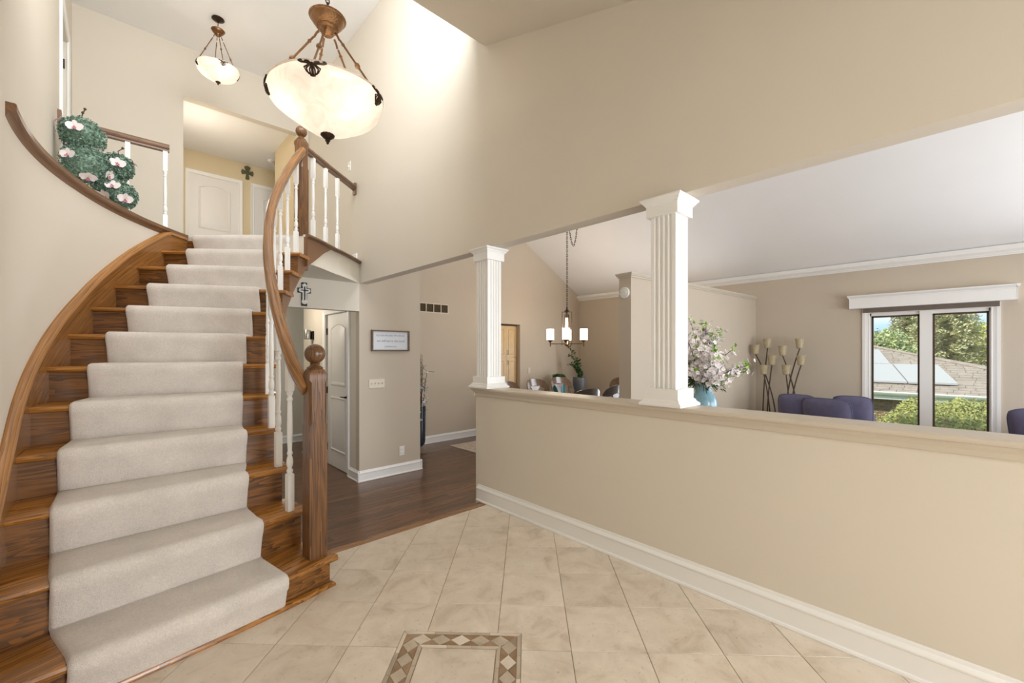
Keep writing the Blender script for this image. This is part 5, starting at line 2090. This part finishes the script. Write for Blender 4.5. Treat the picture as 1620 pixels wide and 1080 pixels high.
# bricks of the wall strip that shows under the gutter
src = None
for k in range(11):
    for j in range(34):
        y = 1.0 + j * .21 + (.105 if k % 2 else 0)
        z = -.10 - k * .075
        if src is None:
            src = MB().bbox(-.012, .012, -.098, .098, -.031, .031, .003).build('brick', 'brick', nh, loc=(EX + .295 - 18, y - 3, z + 2.6), smooth=False)
        else:
            c = src.copy()
            COL.objects.link(c)
            c.parent = nh
            c.location = (EX + .295 - 18, y - 3, z + 2.6)
# shingle courses up the roof slope
course = .145
nc = 34
for k in range(nc):
    x0, x1 = EX - .02 + k * course, EX - .02 + (k + 1) * course + .02
    ylo = lerp(hip0[1], ridge[1], (x0 - EX) / (ridge[0] - EX))
    if x0 > ridge[0]:
        break
    mb = MB()
    y = ylo
    while y < 12:
        w_ = random.uniform(.22, .42)
        dz = random.uniform(0, .012)
        y2 = min(y + w_ - .012, 12)
        t_ = .018 + dz
        mb.add([(x0, y, rz_(x0)), (x0, y2, rz_(x0)), (x0, y2, rz_(x0) + t_), (x0, y, rz_(x0) + t_), (x1, y, rz_(x1)), (x1, y2, rz_(x1)), (x1, y2, rz_(x1) + .006 + dz * .3), (x1, y, rz_(x1) + .006 + dz * .3)],
               [(0, 1, 2, 3), (3, 2, 6, 7), (0, 3, 7, 4), (1, 5, 6, 2)])
        y += w_
    tag(mb.build('shingle_course', 'shingle', nh, smooth=False), kind='stuff')
und = MB().add([(EX, hip0[1], EZ - .01), (EX, 12, EZ - .01), (ridge[0], 12, rz_(ridge[0]) - .01), (ridge[0], ridge[1], rz_(ridge[0]) - .01), (26, hip0[1], EZ - .01)],
               [(0, 1, 2, 3), (0, 3, 4)])
und.build('roof_deck', 'shingle', nh, smooth=False)
hp = MB().tube([(hip0[0], hip0[1], EZ + .02), (ridge[0], ridge[1], rz_(ridge[0]) + .02)], .05, 6)
hp.build('hip_cap', 'shingle', nh)
MB().loft([[(EX - u, yy, EZ + w) for u, w in ((0, .02), (.13, .03), (.14, -.0), (.12, -.05), (.08, -.09), (0, -.1))] for yy in (-3.1, 13)]).build('gutter', 'gutter', nh)
MB().box(EX - .02, EX + .3, -2.9, 13, EZ - .2, EZ - .1).build('fascia', 'gutter', nh, smooth=False)


def roof_pt(x, y, o_=.08):
    return (x, y, rz_(x) + o_)


# solar panels on the roof slope


def panel(a, b, c, d):
    mb = MB()
    top = [roof_pt(*a, .11), roof_pt(*b, .11), roof_pt(*c, .11), roof_pt(*d, .11)]
    bot = [roof_pt(*a, .06), roof_pt(*b, .06), roof_pt(*c, .06), roof_pt(*d, .06)]
    mb.loft([bot, top])
    return mb.build('solar_panel', 'solar', nh, smooth=False)


panel((16.46, .15), (16.44, 1.12), (17.58, 1.55), (17.57, .57))
panel((16.44, 1.15), (16.44, 2.4), (17.58, 2.8), (17.58, 1.58))
panel((17.61, 1.62), (17.61, 2.85), (18.66, 3.2), (18.66, 2.0))
# hedge in front
hd = MB()
for k in range(13000):
    x = random.uniform(10.3, 12.4)
    y = random.uniform(-2.4, 2.6)
    m_ = .20 + .16 * math.sin(y * 2.1 + 1) * math.cos(x * 2.3) + .14 * math.sin(y * 5.3 + x * 3)
    m_ -= .9 * max(0, y - .75)
    z = m_ - (12.4 - x) * .12 + random.uniform(-.1, .07)
    leaf_quads(hd, (x, y, z), Vector((-.5, -.1, .8)) + rnd_dir() * .9, random.uniform(.035, .07), 1.6, .1)
for k in range(4000):
    y = random.uniform(-2.4, 2.6)
    z = random.uniform(-1.3, .12 - .9 * max(0, y - .75))
    leaf_quads(hd, (10.3 + random.uniform(-.1, .05) - z * .05, y, z), Vector((-1, 0, .4)) + rnd_dir() * .9, random.uniform(.05, .10), 1.6, .1)
hg = thing('hedge', 'low loose yellow-green hedge right outside the window', 'hedge', (11.3, .1, -2.6))
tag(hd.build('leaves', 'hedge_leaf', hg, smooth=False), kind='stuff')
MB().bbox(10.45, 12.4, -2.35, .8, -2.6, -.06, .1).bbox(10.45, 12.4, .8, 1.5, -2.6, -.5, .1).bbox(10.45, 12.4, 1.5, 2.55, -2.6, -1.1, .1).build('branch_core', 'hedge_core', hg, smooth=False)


def tree(x, y, h, rad, kind, label, m, z0=-2.6, dens=2600):
    t = thing('conifer_tree' if kind == 'c' else 'leafy_tree', label, 'tree', (x, y, z0), group='trees beyond the neighbouring roof')
    MB().tube([(0, 0, 0), (.05, .03, h * .5), (0, 0, h * .96)], .16 * h / 8, 8, r1=.03).build('trunk', 'bark', t, loc=(0, 0, 0))
    br_ = MB()
    mb = MB()
    if kind == 'c':
        tiers = 16
        for k in range(tiers):
            zz = lerp(h * .12, h * .97, k / (tiers - 1))
            rr = rad * (1 - k / tiers) ** .8 + .15
            nb2 = 9
            for j in range(nb2):
                a = 2 * PI * j / nb2 + k * .7 + random.uniform(-.2, .2)
                e = Vector((rr * math.cos(a), rr * math.sin(a), zz - rr * .12))
                br_.tube([(0, 0, zz), e], .03, 4, r1=.008)
                for s in range(dens // (tiers * nb2)):
                    u = random.random() ** .7
                    p = Vector((0, 0, zz)).lerp(e, u) + rnd_dir() * .22
                    leaf_quads(mb, p, Vector((0, 0, 1)) + rnd_dir() * .8, random.uniform(.10, .22), 2.0, .1)
    else:
        for k in range(26):
            d = rnd_dir()
            c = Vector((d.x * rad * .8, d.y * rad * .8, h * .64 + d.z * h * .3))
            br_.tube([(0, 0, h * .35), Vector((c.x * .4, c.y * .4, h * .5 + d.z * h * .1)), c], .05, 4, r1=.012)
            for s in range(dens // 26):
                p = c + rnd_dir() * random.random() ** .5 * rad * .5
                leaf_quads(mb, p, rnd_dir(), random.uniform(.11, .23), 1.6, .1)
    br_.build('branches', 'bark', t, loc=(0, 0, 0))
    tag(mb.build('foliage', m, t, loc=(0, 0, 0), smooth=False), kind='stuff')


tree(34, .75, 7.2, 3.0, 'c', 'tall olive conifer filling the wider window pane', 'conifer', dens=30000)
tree(28.6, 3.0, 4.8, 1.3, 'l', 'pale green open-branched tree behind the solar panels', 'tree_green', dens=5000)
tree(50, 5.6, 5.6, 1.3, 'c', 'small dark fir at the edge of the narrow pane', 'conifer', dens=2400)
tree(45.5, -1.0, 5.6, 2.0, 'l', 'yellow spring tree low at the side of the wider pane', 'tree_yellow', dens=9000)
tree(40.5, 2.8, 8.0, 2.0, 'c', 'broad conifer seen past the window mullion', 'conifer', dens=20000)
tree(62, 5.5, 5.4, 4.4, 'l', 'rounded pale tree far behind the conifers', 'tree_green', dens=6000)
tree(74, -1.5, 6.2, 5.0, 'l', 'distant yellow-green tree low on the skyline', 'tree_yellow', dens=6000)
for k, (z0, z1) in enumerate(((5.0, 5.8), (3.0, 3.7), (2.8, 3.55))):
    o = MB().tube([(26, lerp(14, -8, t), lerp(z0, z1, t) - .5 * (1 - (2 * t - 1) ** 2) * .6) for t in [q_ / 20 for q_ in range(21)]], .02, 5).build('power_line', 'cable')
    tag(o, ['topmost power line crossing the sky', 'middle power line crossing in front of the trees', 'lowest power line crossing in front of the trees'][k], 'cable')
